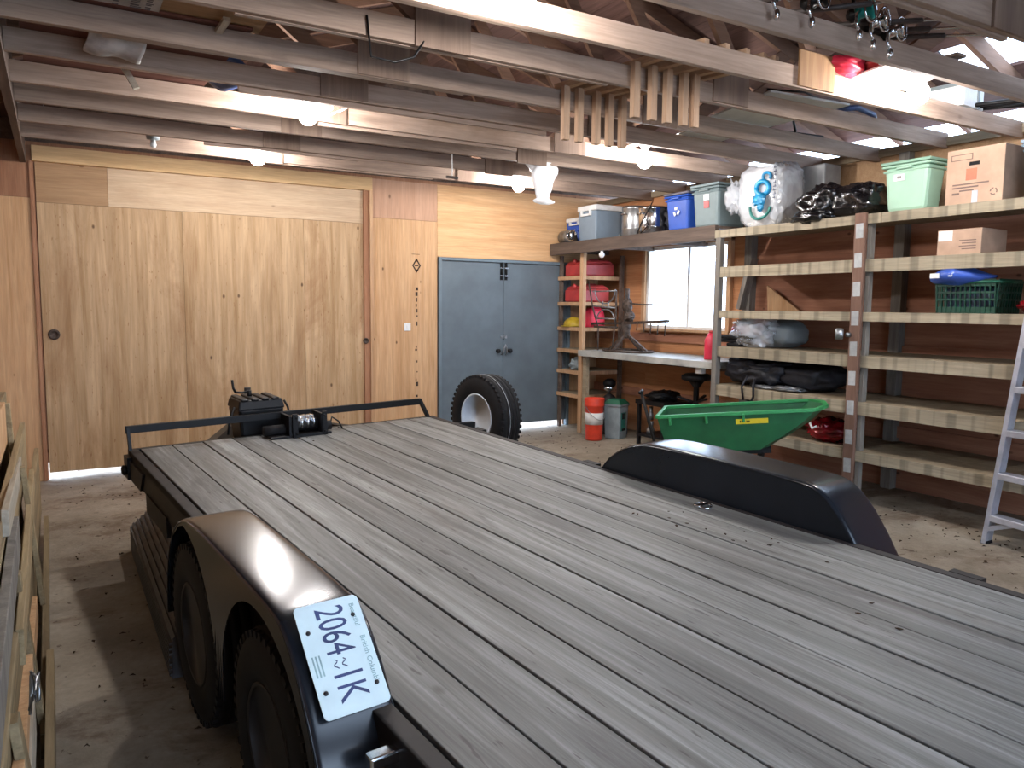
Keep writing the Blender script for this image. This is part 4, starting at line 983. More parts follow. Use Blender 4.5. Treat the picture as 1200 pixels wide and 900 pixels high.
t = thing('shop_stool', 'dark round topped pedestal stool under the right half of the bench', 'stool', (5.86, 6.05, fz(5.7)))
x, y, z = 5.86, 6.05, fz(5.86)
P(MB().lathe([(.14, .80), (.16, .81), (.16, .85), (.12, .87), (.001, .87)], (x, y, z), (0, 0, 1), 24), 'seat', 'blackmetal', t)
P(MB().lathe([(.05, .12), (.045, .35), (.03, .5), (.03, .72), (.09, .80)], (x, y, z), (0, 0, 1), 16), 'pedestal', 'blackmetal', t)
b = MB()
for k in range(4): a = k*math.pi/2+.5; b.bar((x, y, z+.30), (x+.21*math.cos(a), y+.21*math.sin(a), z+.015), .035, .03)
P(b, 'foot', 'blackmetal', t)
b = MB()
for k in range(3): a = k*2.1+.3; b.bar((x, y, z+.56), (x+.20*math.cos(a), y+.20*math.sin(a), z+.62), .03, .02)
P(b, 'foot_rest', 'blackmetal', t)
t = thing('red_canister', 'slim red canister standing on the right end of the bench', 'canister', (5.80, 5.80, 1.08))
P(MB().lathe([(.06, 0), (.066, .01), (.066, .20), (.03, .27), (.02, .275)], (5.80, 5.80, 1.08), (0, 0, 1), 20), 'tank', 'redpink', t); P(MB().lathe([(.025, .27), (.025, .30), (.001, .30)], (5.80, 5.80, 1.08), (0, 0, 1), 14), 'cap', 'redcan', t)

# ------------------------------------------------------------------ things on the high ledge and shelf top
ZL = 2.401; ZS = 2.351
t = thing('metal_duct', 'short grey metal cylinder lying at the corner end of the ledge', 'duct', (5.66, 8.2, ZL))
P(MB().lathe([(.078, -.15), (.084, -.15), (.084, -.02), (.088, -.01), (.084, 0), (.084, .15), (.078, .15)], (5.66, 8.20, ZL+.09), (.15, 1, 0), 28), 'casing', 'galv', t)
P(MB().lathe([(.001, .03), (.06, .03), (.084, .02), (.084, .0)], (5.64, 8.05, ZL+.09), (.15, -1, 0), 24), 'end_cap', 'chrome', t)
def cooler(name, x0, x1, y0, y1, z, h, body, lab, wheels=False):
    t = thing(name, lab, 'cooler', ((x0+x1)/2, (y0+y1)/2, z))
    b = MB().hexa([(x0+.015, y0+.015, z+.01), (x1-.015, y0+.015, z+.01), (x1-.015, y1-.015, z+.01), (x0+.015, y1-.015, z+.01), (x0, y0, z+h*.84), (x1, y0, z+h*.84), (x1, y1, z+h*.84), (x0, y1, z+h*.84)])
    P(b, 'body', body, t, bevel=.012)
    P(MB().box(x0-.008, x1+.008, y0-.008, y1+.008, z+h*.845, z+h), 'lid', 'white', t, bevel=.012)
    P(MB().box(x0-.03, x0+.0, (y0+y1)/2-.09, (y0+y1)/2+.09, z+h*.70, z+h*.76).box(x0-.03, x0, (y0+y1)/2-.10, (y0+y1)/2-.075, z+h*.70, z+h*.86).box(x0-.03, x0, (y0+y1)/2+.075, (y0+y1)/2+.10, z+h*.70, z+h*.86), 'handle', 'white', t, bevel=.004)
    if wheels:
        for yy in (y0-.012, y1+.012):
            P(MB().lathe([(.001, -.014), (.03, -.014), (.05, -.012), (.055, 0), (.05, .012), (.001, .014)], (x1-.09, yy, z+.055), (0, 1, 0), 20), 'wheel', 'greypl', t)
    return t
cooler('drinks_cooler', 5.72, 6.05, 7.96, 8.34, ZL, .33, 'blue', 'small blue cooler with white lid half hidden in the corner')
cooler('wheeled_cooler', 5.60, 6.07, 7.55, 7.92, ZL, .43, 'coolergrey', 'large grey wheeled cooler with white lid on the ledge', True)
t = thing('hose_clamp_ring', 'chrome ring on a black stand in front of the grey cooler', 'ring', (5.55, 7.93, ZL))
P(MB().lathe([(.062, -.02), (.07, -.02), (.07, .02), (.062, .02)], (5.555, 7.98, ZL+.09), (-1, -.3, 0), 24, True, True), 'ring', 'chrome', t); P(MB().hexa([(5.545, 7.86, ZL), (5.575, 7.86, ZL), (5.575, 8.0, ZL), (5.545, 8.0, ZL), (5.55, 7.90, ZL+.09), (5.57, 7.90, ZL+.09), (5.57, 7.92, ZL+.09), (5.55, 7.92, ZL+.09)]), 'stand', 'blackmetal', t)
def drum(x, y, r, h, lab, mat='galv'):
    t = thing('steel_pot', lab, 'steel pot', (x, y, ZL)); P(MB().lathe([(r*.97, 0), (r, .01), (r, h*.3), (r*1.01, h*.31), (r, h*.32), (r, h*.9), (r*1.03, h*.92), (r*1.03, h*.95), (r*.98, h), (.001, h)], (x, y, ZL), (0, 0, 1), 32), 'body', mat, t)
    P(MB().tube([(x-r-.002, y-.05, ZL+h*.72), (x-r-.03, y-.04, ZL+h*.75), (x-r-.03, y+.04, ZL+h*.75), (x-r-.002, y+.05, ZL+h*.72)], .007, 8), 'handle', 'chrome', t); return t
drum(5.87, 7.15, .155, .37, 'shiny steel pot next to the grey wheeled cooler', 'steel')
drum(5.80, 6.76, .165, .32, 'second steel pot, with black cords hanging over it', 'chrome')
b = MB().tube([(5.62, 6.55, ZL+.36), (5.60, 6.62, ZL+.24), (5.60, 6.72, ZL+.12), (5.61, 6.80, ZL+.01)], .006, 6).tube([(5.62, 6.58, ZL+.30), (5.60, 6.66, ZL+.20), (5.605, 6.60, ZL+.10), (5.61, 6.75, ZL+.01)], .006, 6)
solo(b, 'cord_bundle', 'blackmetal', 'black cords dangling in front of the second steel pot', 'cord', (5.61, 6.6, ZL))
b = MB().blob((5.98, 6.50, ZL+.17), (.17, .15, .20), .25, 3, flat=.165, ridge=.2); solo(b, 'equipment_bag', 'blackcloth', 'dark bag behind the steel pots beside the blue bin', 'bag', (5.98, 6.5, ZL))
def tote(name, x0, x1, y0, y1, z, h, body, lidm, lab, rz=0, tap=.86, marks=None, lid=True, ribs=2):
    cx, cy = (x0+x1)/2, (y0+y1)/2; t = thing(name, lab, 'storage tote', (cx, cy, z), rz); w, d = x1-x0, y1-y0
    b = MB().obox((0, 0, h*.44), (w, d, h*.88), 0, 0, 0, tap); b.build('body', body, t, bevel=.03)
    b = MB().obox((0, 0, h*.89), (w+.03, d+.03, h*.05)); b.obox((0, 0, h*.80), (w+.012, d+.012, h*.05)); b.build('rim', body, t, bevel=.010)
    if lid: b = MB().obox((0, 0, h*.955), (w+.035, d+.035, h*.06)); b.obox((0, 0, h*.99), (w-.04, d-.04, h*.03)); b.build('lid', lidm, t, bevel=.012)
    b = MB().obox((-w/2-.012, 0, h*.84), (.03, d*.34, h*.045)); b.build('handle', body, t, bevel=.004)
    if marks:
        b = MB(); mats = []
        for (v, wz, hh, ww, mt) in marks:
            b.m = len(mats); mats.append(mt); lean = (w/2)*(tap+(1-tap)*(wz/.88)); xx = -lean-.003
            b.prism([(xx-.004, v-ww/2, h*wz), (xx-.004, v+ww/2, h*wz), (xx-.004-(w/2)*(1-tap)*(hh/.88), v+ww/2, h*(wz+hh)), (xx-.004-(w/2)*(1-tap)*(hh/.88), v-ww/2, h*(wz+hh))], (.006, 0, 0))
        b.build('label', mats, t)
    return t
t = tote('recycling_tote', 5.60, 6.0, 5.99, 6.33, ZL, .40, 'blue', 'darklid', 'blue recycling bin with white symbol and dark lid on the ledge', 0, .86)
b = MB(); xx = -.202
for a in (90, 210, 330):
    c_, s_ = math.cos(R_(a)), math.sin(R_(a)); b.prism([(xx, .045*c_-.02*s_, .20+.045*s_+.02*c_), (xx, .045*c_+.028*s_, .20+.045*s_-.028*c_), (xx, .018*c_+.026*s_, .20+.018*s_-.026*c_), (xx, .018*c_-.012*s_, .20+.018*s_+.012*c_)], (.004, 0, 0))
b.build('symbol', 'white', t)
tote('storage_tote', 5.57, 6.0, 5.545, 5.90, ZS+.05, .43, 'greypl2', 'greypl2', 'grey tote with small white and pink sticker on the ledge', 0, .88, [(-.02, .62, .13, .07, 'white'), (-.02, .44, .16, .07, 'chromered')])
tote('storage_tote', 5.57, 5.80, 3.44, 3.80, ZS, .385, 'mint', 'mintdark', 'mint green lidded tote on top of the shelving', 0, .84, [(.05, .60, .13, .085, 'white'), (.05, .645, .05, .035, 'cardink')])
tote('storage_tote', 5.62, 6.05, 2.30, 2.82, ZS, .40, 'coolergrey', 'coolergrey', 'bluish grey tote cut off by the right picture edge', 0, .88)
# cardboard cartons
t = thing('cardboard_box', 'large brown carton with orange square and handle hole on the shelving top', 'cardboard box', (5.75, 3.1, ZS))
x0, x1, y0, y1, z, h = 5.56, 5.95, 2.905, 3.30, ZS, .385
P(MB().box(x0, x1, y0, y1, z, z+h), 'carton', 'card', t, bevel=.004)
P(MB().box(x0-.003, x0, 3.07, 3.14, z+.265, z+.29), 'handle_hole', 'hole', t, bevel=.001)
b = MB().box(x0-.0015, x0, 3.085, 3.16, z+.165, z+.245); P(b, 'orange_square', 'redsq', t)
b = MB()
b.box(x0-.0015, x0, 3.12, 3.27, z+.345, z+.350); b.box(x0-.0015, x0, 3.12, 3.27, z+.308, z+.313); b.box(x0-.0015, x0, 3.12, 3.125, z+.308, z+.35); b.box(x0-.0015, x0, 3.265, 3.27, z+.308, z+.35)
for k, (a, c_) in enumerate(((3.0, 3.25), (3.07, 3.25), (3.10, 3.20))): b.box(x0-.0015, x0, a, c_, z+.135-.022*k, z+.145-.022*k)
b.box(x0-.0015, x0, 3.20, 3.25, z+.07, z+.085)
for k in range(12):
    a = k*math.pi/6
    if k % 4 != 3: b.prism([(x0-.0015, 2.965+r*math.cos(a+d), z+.07+r*math.sin(a+d)) for r, d in ((.018, 0), (.026, 0), (.026, .5), (.018, .5))], (.0015, 0, 0))
P(b, 'printing', 'cardink', t)
P(MB().box(x0-.0022, x0-.0002, 3.07, 3.11, z+.0, z+.09), 'clear_tape', 'film', t)
t = thing('cardboard_box', 'small brown carton with white label on the second shelf', 'cardboard box', (5.8, 3.2, 2.0))
x0, x1, y0, y1, z, h = 5.60, 5.93, 3.045, 3.36, 2.001, .185
P(MB().box(x0, x1, y0, y1, z, z+h), 'carton', 'card', t, bevel=.004); P(MB().box(x0-.0015, x0, 3.25, 3.352, z+.105, z+.178), 'shipping_label', 'white', t)
b = MB()
for k in range(4): b.box(x0-.0015, x0, 3.08, 3.20-.02*(k % 2), z+.10-.02*k, z+.107-.02*k)
P(b, 'printing', 'cardink', t)
# wrapped bag with blue print, grey panel behind, black bag
t = thing('wrapped_bundle', 'white bundle in clear plastic printed with bright blue shapes', 'wrapped bundle', (5.72, 5.0, ZS))
P(MB().blob((5.76, 5.06, ZS+.27), (.20, .26, .29), .05, 2.0, 40, 28, 4, flat=.265, sq=.6, ridge=.04), 'filling', 'white', t)
P(MB().blob((5.76, 5.07, ZS+.29), (.215, .28, .31), .05, 2.0, 64, 44, 4, flat=.285, sq=.62, ridge=.09), 'plastic_film', 'film', t)
P(MB().blob((5.60, 5.36, ZS+.30), (.06, .10, .14), .35, 4, 24, 18, 9, ridge=.4), 'film_knot', 'film', t)
def onbag(yc, zc, r, w, a0, a1, n=26, x=5.515):
    pts = []
    for k in range(n+1):
        a = R_(a0+(a1-a0)*k/n); pts.append((x+.10*((yc+r*math.cos(a)-5.06)/.25)**2, yc+r*math.cos(a), ZS+zc+r*math.sin(a)*1.1))
    return pts
b = MB()
b.tube(onbag(4.99, .17, .095, 0, 180, 365), .014, 8); 
o1 = P(b, 'printed_arc', 'teal', t)
b = MB(); b.tube(onbag(4.965, .335, .055, 0, 0, 360), .022, 8); b.tube(onbag(4.93, .435, .032, 0, -40, 220), .014, 8); b.blob((5.512, 4.975, ZS+.235), (.012, .065, .055), .35, 5, ridge=.4); b.blob((5.515, 4.965, ZS+.175), (.012, .035, .045), .3, 5)
P(b, 'printed_shape', 'cyan', t)
b = MB()
random.seed(21)
for k in range(9):
    z_ = ZS+.50-.033*k; b.box(5.548, 5.552, 4.832-.004*(k % 2), 4.858, z_, z_+.008); b.box(5.548, 5.552, 4.836 if k % 3 else 4.85, 4.842 if k % 3 else 4.856, z_, z_+.022)
P(b, 'printed_lettering', 'navy', t)
solo(MB().hexa([(6.00, 4.68, ZS), (6.22, 4.68, ZS), (6.22, 5.25, ZS), (6.00, 5.25, ZS), (5.98, 4.66, ZS+.56), (6.22, 4.66, ZS+.56), (6.22, 5.26, ZS+.56), (5.98, 5.26, ZS+.56)]), 'plastic_crate', 'greypale', 'tall plain grey plastic box behind the wrapped bundle', 'plastic box', (6.1, 4.85, ZS), bevel=.02)
b = MB().blob((5.74, 4.42, ZS+.135), (.24, .21, .16), .14, 2.2, 64, 48, 3, flat=.133, sq=.75, ridge=.14); b.blob((5.80, 4.15, ZS+.14), (.22, .24, .15), .12, 2.2, 64, 48, 8, flat=.138, sq=.7, ridge=.12)
b.blob((5.52, 4.44, ZS+.03), (.07, .16, .06), .2, 3, 30, 20, 6, ridge=.3)
solo(b, 'rubbish_bag', 'blackbag', 'shiny black plastic bag lying on top of the shelving', 'plastic bag', (5.75, 4.3, ZS))
# basket with a blue bag
t = thing('laundry_basket', 'dark green slotted basket on the third shelf', 'basket', (5.8, 3.12, 1.587))
x0, x1, y0, y1, z, h = 5.60, 5.90, 2.92, 3.33, 1.587, .22
b = MB()
def side(p0, p1, inward):
    p0 = Vector(p0); p1 = Vector(p1); n_ = int((p1-p0).length/.032); out = (Vector(inward)*-1)*.016
    for k in range(n_+1):
        q = p0.lerp(p1, k/n_); b.bar(q, q+out+Vector((0, 0, h)), .008 if k % 1 == 0 else .01, .012, inward)
    for zz, w in ((.0, .045), (.09, .014), (.14, .014), (.19, .05)):
        o = out*(zz/h); b.bar(p0+o+Vector((0, 0, zz+w/2)), p1+o+Vector((0, 0, zz+w/2)), .007, w)
side((x0, y0, z), (x0, y1, z), (1, 0, 0)); side((x1, y0, z), (x1, y1, z), (-1, 0, 0)); side((x0, y0, z), (x1, y0, z), (0, 1, 0)); side((x0, y1, z), (x1, y1, z), (0, -1, 0))
b.box(x0, x1, y0, y1, z, z+.006); P(b, 'slotted_body', 'basket', t)
b = MB().tube([(x0-.018, y0-.018, z+h), (x1+.018, y0-.018, z+h), (x1+.018, y1+.018, z+h), (x0-.018, y1+.018, z+h), (x0-.018, y0-.018, z+h)], .011, 8); P(b, 'rim', 'greenlid', t)
b = MB().blob((5.75, 3.12, 1.69), (.135, .195, .105), .05, 3, seed=4, flat=.10, sq=.5); solo(b, 'folded_cloth', 'navy', 'dark cloth filling the green basket', 'cloth', (5.74, 3.12, 1.60))
t = thing('blue_bag', 'shiny bright blue plastic bag lying on the green basket', 'plastic bag', (5.72, 3.15, 1.80))
def pillow(u, v):
    a = 2*math.pi*v; w = math.sin(math.pi*min(1, u*1.15))**.6 if u < .5 else (1-(u-.5)/.5*.92)
    y = 3.40-.47*u; z_ = 1.852-.012*math.cos(u*7)+.010*u
    return (5.62+.15*w*math.cos(a), y, z_-.008+.072*w*math.sin(a)*(1+.2*math.sin(a*5+u*9)*.5))
P(MB().grid(pillow, 30, 28), 'film', 'blueb', t)
b = MB(); b.hexa([(5.468, 3.255, 1.835), (5.49, 3.255, 1.835), (5.49, 3.32, 1.835), (5.468, 3.32, 1.835), (5.468, 3.255, 1.87), (5.49, 3.255, 1.87), (5.49, 3.32, 1.87), (5.468, 3.32, 1.87)]); b.hexa([(5.472, 3.16, 1.845), (5.50, 3.16, 1.845), (5.50, 3.19, 1.845), (5.472, 3.19, 1.845), (5.472, 3.16, 1.868), (5.50, 3.16, 1.868), (5.50, 3.19, 1.868), (5.472, 3.19, 1.868)])
P(b, 'label', 'white', t)
b = MB().blob((5.70, 2.70, 1.64), (.06, .11, .045), .3, 4, 26, 18, 2, ridge=.4, flat=.05); solo(b, 'red_bundle', 'redfoil', 'small shiny red bundle on the third shelf at the right edge', 'bundle', (5.7, 2.7, 1.587))
# fourth shelf left: plastic roll, red thing, grey pad
t = thing('plastic_roll', 'roll of clear plastic sheeting lying on the fourth shelf', 'plastic roll', (5.75, 5.05, 1.242))
P(MB().blob((5.72, 5.13, 1.385), (.17, .22, .14), .15, 3, 44, 30, 5, flat=.14, sq=.8, ridge=.3), 'loose_film', 'film', t)
P(MB().blob((5.90, 4.95, 1.375), (.19, .19, .13), .08, 3, 30, 20, 7, flat=.13, sq=.8), 'wound_core', 'greypl', t)
b = MB().blob((5.82, 5.40, 1.40), (.10, .10, .055), .15, 3, flat=.05, seed=1, sq=.8); b.m = 1; b.blob((5.80, 5.41, 1.463), (.07, .08, .022), .15, 3)
solo(b, 'red_pouch', ['redcan', 'white'], 'small red and white pouch beside the clear plastic roll', 'pouch', (5.82, 5.4, 1.35))
solo(MB().box(5.60, 5.95, 5.24, 5.40, 1.242, 1.275).box(5.61, 5.94, 5.25, 5.50, 1.277, 1.31).box(5.60, 5.93, 5.24, 5.49, 1.312, 1.343), 'folded_mat', 'rubber', 'stack of folded dark grey mats under the red pouch', 'mat', (5.77, 5.4, 1.242), bevel=.012)
b = MB(); b.blob((5.78, 5.25, 1.02), (.20, .20, .14), .14, 2.6, 44, 30, 3, flat=.145, sq=.8, ridge=.18); b.m = 0
b.blob((5.80, 4.98, 1.0), (.24, .26, .125), .2, 3, 44, 30, 7, flat=.125, sq=.85, ridge=.2); b.blob((5.9, 4.62, 1.0), (.26, .30, .12), .12, 2, 44, 30, 9, flat=.125, sq=.75, ridge=.1)
solo(b, 'black_duffel', 'blackcloth', 'heap of soft black bags filling the fifth shelf', 'bag', (5.8, 4.95, .872))
b = MB().tube([(5.52, 4.95, .96), (5.48, 4.93, .90), (5.475, 4.92, .80), (5.48, 4.98, .70)], .012, 8).tube([(5.53, 5.05, .98), (5.48, 5.07, .88), (5.475, 5.04, .76)], .010, 8); solo(b, 'bag_strap', 'blackcloth', 'black straps dangling from the bags over the shelf edge', 'strap', (5.48, 5, .8))
b = MB().blob((5.62, 4.66, .895), (.09, .16, .02), .3, 5, ridge=.5, seed=2); solo(b, 'foil_scrap', 'galv', 'crumpled silver foil scrap on the front of the fifth shelf', 'foil', (5.62, 4.66, .88))
b = MB().blob((5.62, 4.90, .885), (.07, .14, .018), .3, 5, ridge=.5, seed=6); solo(b, 'foil_scrap', 'galv', 'crumpled clear scrap at the foot of the black bags', 'foil', (5.62, 4.9, .875))
t = thing('red_foil_bag', 'shiny dark red foil bag on the lowest shelf beside the cart', 'bag', (5.75, 4.22, .472))
P(MB().blob((5.74, 4.28, .565), (.16, .20, .105), .18, 3, 44, 30, 2, flat=.093, ridge=.3), 'bag', 'redfoil', t)
b = MB().tube([(5.56, 4.36, .63), (5.555, 4.33, .59), (5.56, 4.29, .61)], .010, 8); P(b, 'white_tick', 'white', t)
# garden cart
L0 = Vector((4.10, 4.66, .735)); R0 = Vector((4.95, 3.72, .862)); U = (R0-L0); Ln = U.length; U.normalize(); Wd = Vector((.745, .667, 0)).normalized(); Wd = (Wd-U*Wd.dot(U)).normalized(); Zu = U.cross(Wd)
if Zu.z < 0: Zu = -Zu
def cp(a, w, h): return L0+U*a+Wd*w+Zu*h
cw = .66
ct = thing('garden_cart', 'green plastic tub garden cart standing behind the far fender', 'garden cart', tuple(Vector((4.8, 4.5, fz(4.8)))))
top = [(0, 0), (Ln*.93, 0), (Ln, cw*.30), (Ln, cw*.70), (Ln*.93, cw), (0, cw)]
bot = [(.07, .07), (Ln*.60, .07), (Ln*.66, cw*.32), (Ln*.66, cw*.68), (Ln*.60, cw-.07), (.07, cw-.07)]
H = -.30
b = MB(); n = len(top)
Vs = []; lv = [(0, 0), (-.02, .03), (-.30, 1)]
for hgt, k in ((0, 0), (-.10, .25), (-.20, .6), (-.28, .93), (-.30, 1.0)):
    for (a, w), (a2, w2) in zip(top, bot): Vs.append(cp(a+(a2-a)*k, w+(w2-w)*k, hgt))
F = [(i*n+j, i*n+(j+1) % n, (i+1)*n+(j+1) % n, (i+1)*n+j) for i in range(4) for j in range(n)]+[tuple(4*n+j for j in range(n))]
b.add(Vs, F); tub = P(b, 'tub', 'green', ct, thick=-.008)
b = MB()
for (a, w), (a2, w2) in zip(top, top[1:]+top[:1]):
    b.bar(cp(a, w, .0), cp(a2, w2, .0), .032, .028, tuple(Zu))
P(b, 'rim', 'greenrim', ct, bevel=.005)
b = MB()
for a in (.10, .38, .66): b.bar(cp(a, -.004, -.0), cp(a, .012, -.065), .045, .018, tuple(U))
P(b, 'rim_clip', 'greenrim', ct, bevel=.004)
b = MB(); s0, s1 = .60, .84
def cf(a, h): 
    k = .25*(-h)/.10 if h > -.10 else .25+.35*(-h-.10)/.10
    return cp(a, .07*k-.003, h)
q = [cf(s0, -.085), cf(s1, -.085), cf(s1, -.045), cf(s0, -.045)]; b.prism(q, -Wd*.002); 
b.m = 1
for k in range(5): q = [cf(s0+.03+.016*k, -.072), cf(s0+.04+.016*k, -.072), cf(s0+.04+.016*k, -.058), cf(s0+.03+.016*k, -.058)]; b.prism([p-Wd*.002 for p in q], -Wd*.001)
P(b, 'warning_label', ['stickery', 'hole'], ct)
b = MB()
gz = fz(4.6)
c1 = cp(.15, .33, -.31); c2 = cp(.80, .33, -.31)
b.bar(cp(.1, .2, -.33), cp(.85, .2, -.33), .04, .04); b.bar(cp(.1, .46, -.33), cp(.85, .46, -.33), .04, .04)
for a in (.22, .78):
    p = cp(a, -.02, 0); q = cp(a, cw+.02, 0); p.z = q.z = gz+.14; b.bar(p, q, .03, .03); m_ = (p+q)/2
    for w in (.2, .46): r_ = cp(a, w, -.33); r2 = p.lerp(q, (w+.02)/(cw+.04)); b.bar(r_, r2, .035, .03)
P(b, 'undercarriage', 'blackmetal', ct)
for a in (.22, .78):
    for w in (-.01, cw+.01):
        p = cp(a, w, 0); p.z = gz+.14; P(MB().lathe([(.05, -.03), (.06, -.04), (.12, -.04), (.14, -.02), (.14, .02), (.12, .04), (.06, .04), (.05, .03)], p, tuple(Wd), 24), 'wheel', 'rubber', ct)
p = cp(-.02, cw/2, -.35)
P(MB().tube([cp(.1, cw/2, -.34), cp(-.06, cw/2, -.36), cp(-.16, cw/2, .18)], .014, 8).tube([cp(-.16, cw/2-.08, .18), cp(-.16, cw/2+.08, .18)], .014, 8), 'pull_handle', 'blackmetal', ct)
# ladder leaning at the right edge
ld = thing('step_ladder', 'silver aluminium step ladder standing against the shelving at right edge', 'ladder', (5.40, 2.5, fz(5.4)))
gz = fz(5.4)
f0, f1 = Vector((5.40, 2.765, gz)), Vector((5.455, 2.60, 1.80)); g0, g1 = Vector((5.30, 2.20, gz)), Vector((5.455, 2.32, 1.80))
P(MB().bar(f0, f1, .032, .085, (1, 0, 0)), 'side_rail', 'alu', ld, bevel=.003)
P(MB().bar(g0, g1, .032, .085, (1, 0, 0)), 'side_rail', 'alu', ld, bevel=.003)
for k in range(6):
    z = .235+.292*k-.02; u = (z-gz)/(1.80-gz); p = f0.lerp(f1, u); q = g0.lerp(g1, u)
    b = MB().hexa([(p.x-.045, p.y-.012, z-.022), (p.x+.045, p.y-.012, z-.022), (q.x+.045, q.y+.012, z-.022), (q.x-.045, q.y+.012, z-.022), (p.x-.045, p.y-.012, z+.022), (p.x+.045, p.y-.012, z+.022), (q.x+.045, q.y+.012, z+.022), (q.x-.045, q.y+.012, z+.022)])
    P(b, 'step', 'alu', ld, bevel=.004)
P(MB().bar(f0+Vector((-.03, 0, .10)), (5.38, 2.52, .225), .02, .03), 'brace', 'alu', ld); P(MB().bar(g0+Vector((-.03, 0, .10)), (5.37, 2.42, .225), .02, .03), 'brace', 'alu', ld)
P(MB().box(5.40, 5.50, 2.29, 2.63, 1.80, 1.83), 'top_cap', 'alu', ld, bevel=.005)
P(MB().box(5.36, 5.44, 2.745, 2.785, gz, gz+.02).box(5.26, 5.34, 2.18, 2.22, gz, gz+.02), 'foot_pad', 'rubber', ld)
# ------------------------------------------------------------------ stack of old timber at the left
random.seed(15)
def board(p, q, w, t_, mat, lab, lean=0, name='old_board'):
    p = Vector(p); q = Vector(q); up = Vector((math.sin(R_(lean)), 0, math.cos(R_(lean))))
    solo(MB().bar(p, q, t_, w, tuple(up)), name, mat, lab, 'board', tuple((p+q)/2), bevel=.003)
zf = fz(-.2)
BD = [((-.075, 1.0, .07), (-.085, 3.9, .07), .14, .03, 'lumber', 'lowest board of the left stack, nearest the trailer'),
 ((-.10, 3.2, .05), (-.12, 6.4, .10), .10, .03, 'lumber', 'low board at the far end of the left stack'),
 ((-.125, 1.0, .20), (-.13, 2.95, .30), .15, .03, 'lumberw', 'pale whitish board sloping up near the bottom left corner'),
 ((-.135, 2.2, .42), (-.15, 4.3, .20), .12, .03, 'ply_tan', 'yellowish board sloping down across the left stack'),
 ((-.165, 1.2, .34), (-.175, 7.0, .30), .50, .03, 'lumber', 'broad old plank on edge behind the sloping boards at left'),
 ((-.150, 3.0, .52), (-.165, 5.4, .62), .13, .025, 'lumber', 'short board halfway up the far part of the left stack'),
 ((-.17, 1.5, .62), (-.18, 3.7, .74), .14, .03, 'greywood', 'greyish board above the middle of the left stack'),
 ((-.21, 1.0, .74), (-.22, 6.0, .74), .30, .03, 'lumber', 'long board near the top of the left stack'),
 ((-.19, 3.3, .88), (-.205, 4.9, .80), .10, .025, 'lumberw', 'thin light board close to the top of the left stack'),
 ((-.283, 1.0, 1.0), (-.283, 5.2, 1.0), .24, .03, 'ply_tan', 'light board forming the upper edge of the left stack')]
for a_, b_, w_, t_, m_, l_ in BD:
    board((a_[0], a_[1], a_[2]+zf), (b_[0], b_[1], b_[2]+zf), w_, t_, m_, l_)
for k, (y_, x_, z0_, z1_) in enumerate(((2.35, -.105, .10, .56), (3.35, -.13, .08, .66), (4.6, -.14, .12, .84), (5.25, -.225, .0, 1.10))):
    solo(MB().bar((x_+.02, y_, zf+z0_), (x_-.04, y_+.05, zf+z1_), .09, .025, (1, 0, 0)), 'old_stake', 'lumber', ['upright stake nearest the camera in the left stack', 'second upright stake in the left stack', 'third upright stake in the left stack', 'upright stake furthest back in the left stack'][k], 'stake', (x_, y_, zf+z0_), bevel=.003)
solo(MB().box(-.42, -.30, 1.0, 6.0, zf, zf+1.1), 'timber_crate', 'lumber', 'large wooden crate side holding up the leaning boards at left', 'crate', (-.36, 3.5, zf), bevel=.004)
# hinge and tangle of wire on the stack
for (cy, cz, cx_, lab) in ((2.55, .56, -.10, 'twist of bright wire high on the left boards'), (2.05, .14, -.058, 'twist of bright wire low on the left boards near the bottom edge')):
    b = MB().tube([(cx_+random.uniform(-.014, .014), cy+random.uniform(-.05, .05), cz+zf+random.uniform(-.06, .06)) for _ in range(16)], .004, 5)
    solo(b, 'twisted_wire', 'steel', lab, 'wire', (cx_, cy, cz+zf))
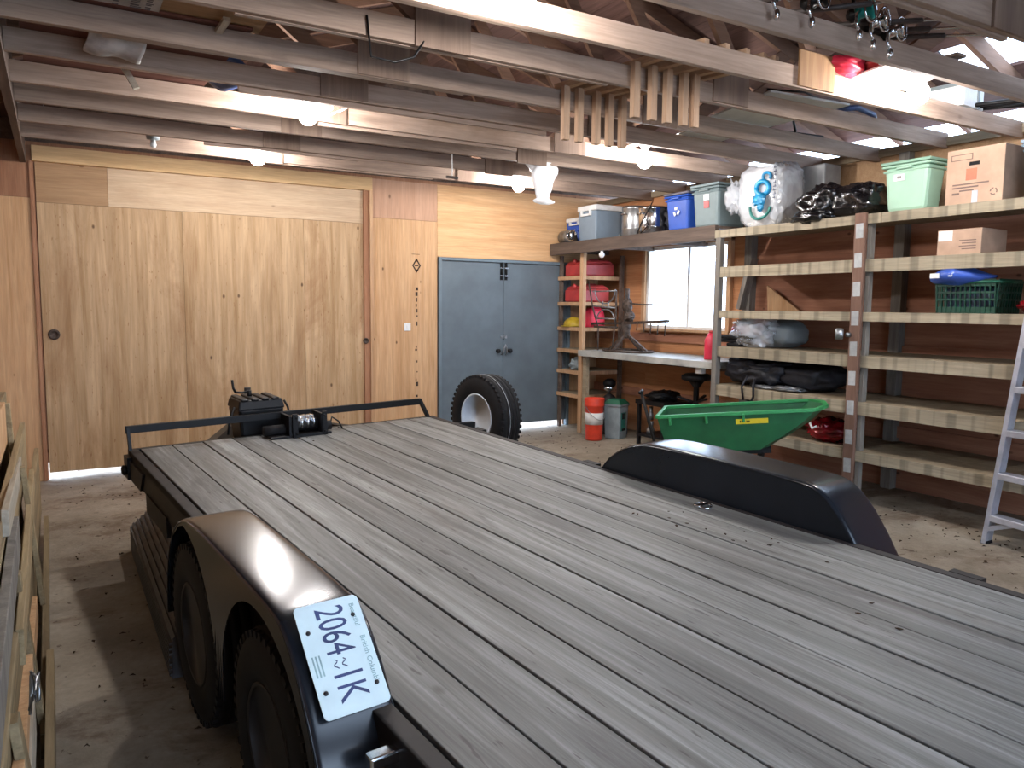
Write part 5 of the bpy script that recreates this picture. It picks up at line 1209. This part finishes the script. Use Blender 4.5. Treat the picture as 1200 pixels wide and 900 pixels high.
# dry leaves and chips on the floor
random.seed(31); b = MB()
for k in range(420):
    if k < 190: x, y = random.uniform(4.2, 5.45), random.uniform(1.9, 8.2)
    elif k < 260: x, y = random.gauss(5.45, .12), random.uniform(2.0, 4.2)
    elif k < 300: x, y = random.uniform(3.6, 5.6), random.uniform(5.8, 8.2)
    else: x, y = random.uniform(.0, .75), random.uniform(2.2, 8.0)
    s = random.uniform(.005, .018); a = random.uniform(0, 6.3); z = fz(x)+.001; h = random.uniform(.002, .010)
    q = [(x+s*math.cos(a), y+s*math.sin(a), z), (x-s*.5*math.sin(a), y+s*.5*math.cos(a), z+h), (x-s*math.cos(a), y-s*math.sin(a), z), (x+s*.5*math.sin(a), y-s*.5*math.cos(a), z+h)]
    b.prism(q, (0, 0, .0015))
o = b.build('leaf_litter', 'leaf'); o['kind'] = 'stuff'; o['label'] = 'scattered dry leaves and chips on the dirt floor'; o['category'] = 'leaves'
# leaves on the deck
b = MB()
for k in range(26):
    c_, t_ = random.choice([(2.75, 1.9), (2.4, 1.4), (1.9, 5.0), (2.6, 2.4)]); c_ += random.gauss(0, .12); t_ += random.gauss(0, .12); s = random.uniform(.005, .014); a = random.uniform(0, 6)
    if c_ > 2.92: continue
    q = [Vector((c_-OC+s*math.cos(a+d)*(.5 if d_ else 1), t_-OT+s*math.sin(a+d)*(.5 if d_ else 1), -ON+.002)) for d, d_ in ((0, 0), (1.57, 1), (3.14, 0), (4.71, 1))]
    b.prism([TM @ p for p in q], (0, 0, .002))
o = b.build('leaf_bits', 'leaf'); o['kind'] = 'stuff'; o['label'] = 'few leaf bits lying on the trailer deck'; o['category'] = 'leaves'
# ================================================================== CAMERA, SKY
sc_ = bpy.context.scene
yaw, pit, rol = R_(30.57), R_(5.71), R_(.567)
f = Vector((math.sin(yaw)*math.cos(pit), math.cos(yaw)*math.cos(pit), -math.sin(pit))); rt = Vector((math.cos(yaw), -math.sin(yaw), 0)); up = rt.cross(f)
r2 = rt*math.cos(rol)+up*math.sin(rol); u2 = up*math.cos(rol)-rt*math.sin(rol)
cd = bpy.data.cameras.new('camera'); cam = bpy.data.objects.new('camera', cd); C.objects.link(cam)
mw = Matrix((r2, u2, -f)).transposed().to_4x4(); mw.translation = CAM; cam.matrix_world = mw
cd.sensor_width = 36; cd.sensor_fit = 'HORIZONTAL'; cd.lens = 903.6/1200*36; cd.clip_start = .02
sc_.camera = cam
w = bpy.data.worlds.new('sky'); sc_.world = w; w.use_nodes = True; bg = w.node_tree.nodes['Background']
bg.inputs[0].default_value = (.60, .76, 1.0, 1); bg.inputs[1].default_value = 6.5
sc_.view_settings.view_transform = 'Standard'; sc_.view_settings.look = 'None'; sc_.view_settings.gamma = 1; sc_.view_settings.exposure = .70
sc_.view_settings.use_curve_mapping = False
sc_.cycles.max_bounces = 8
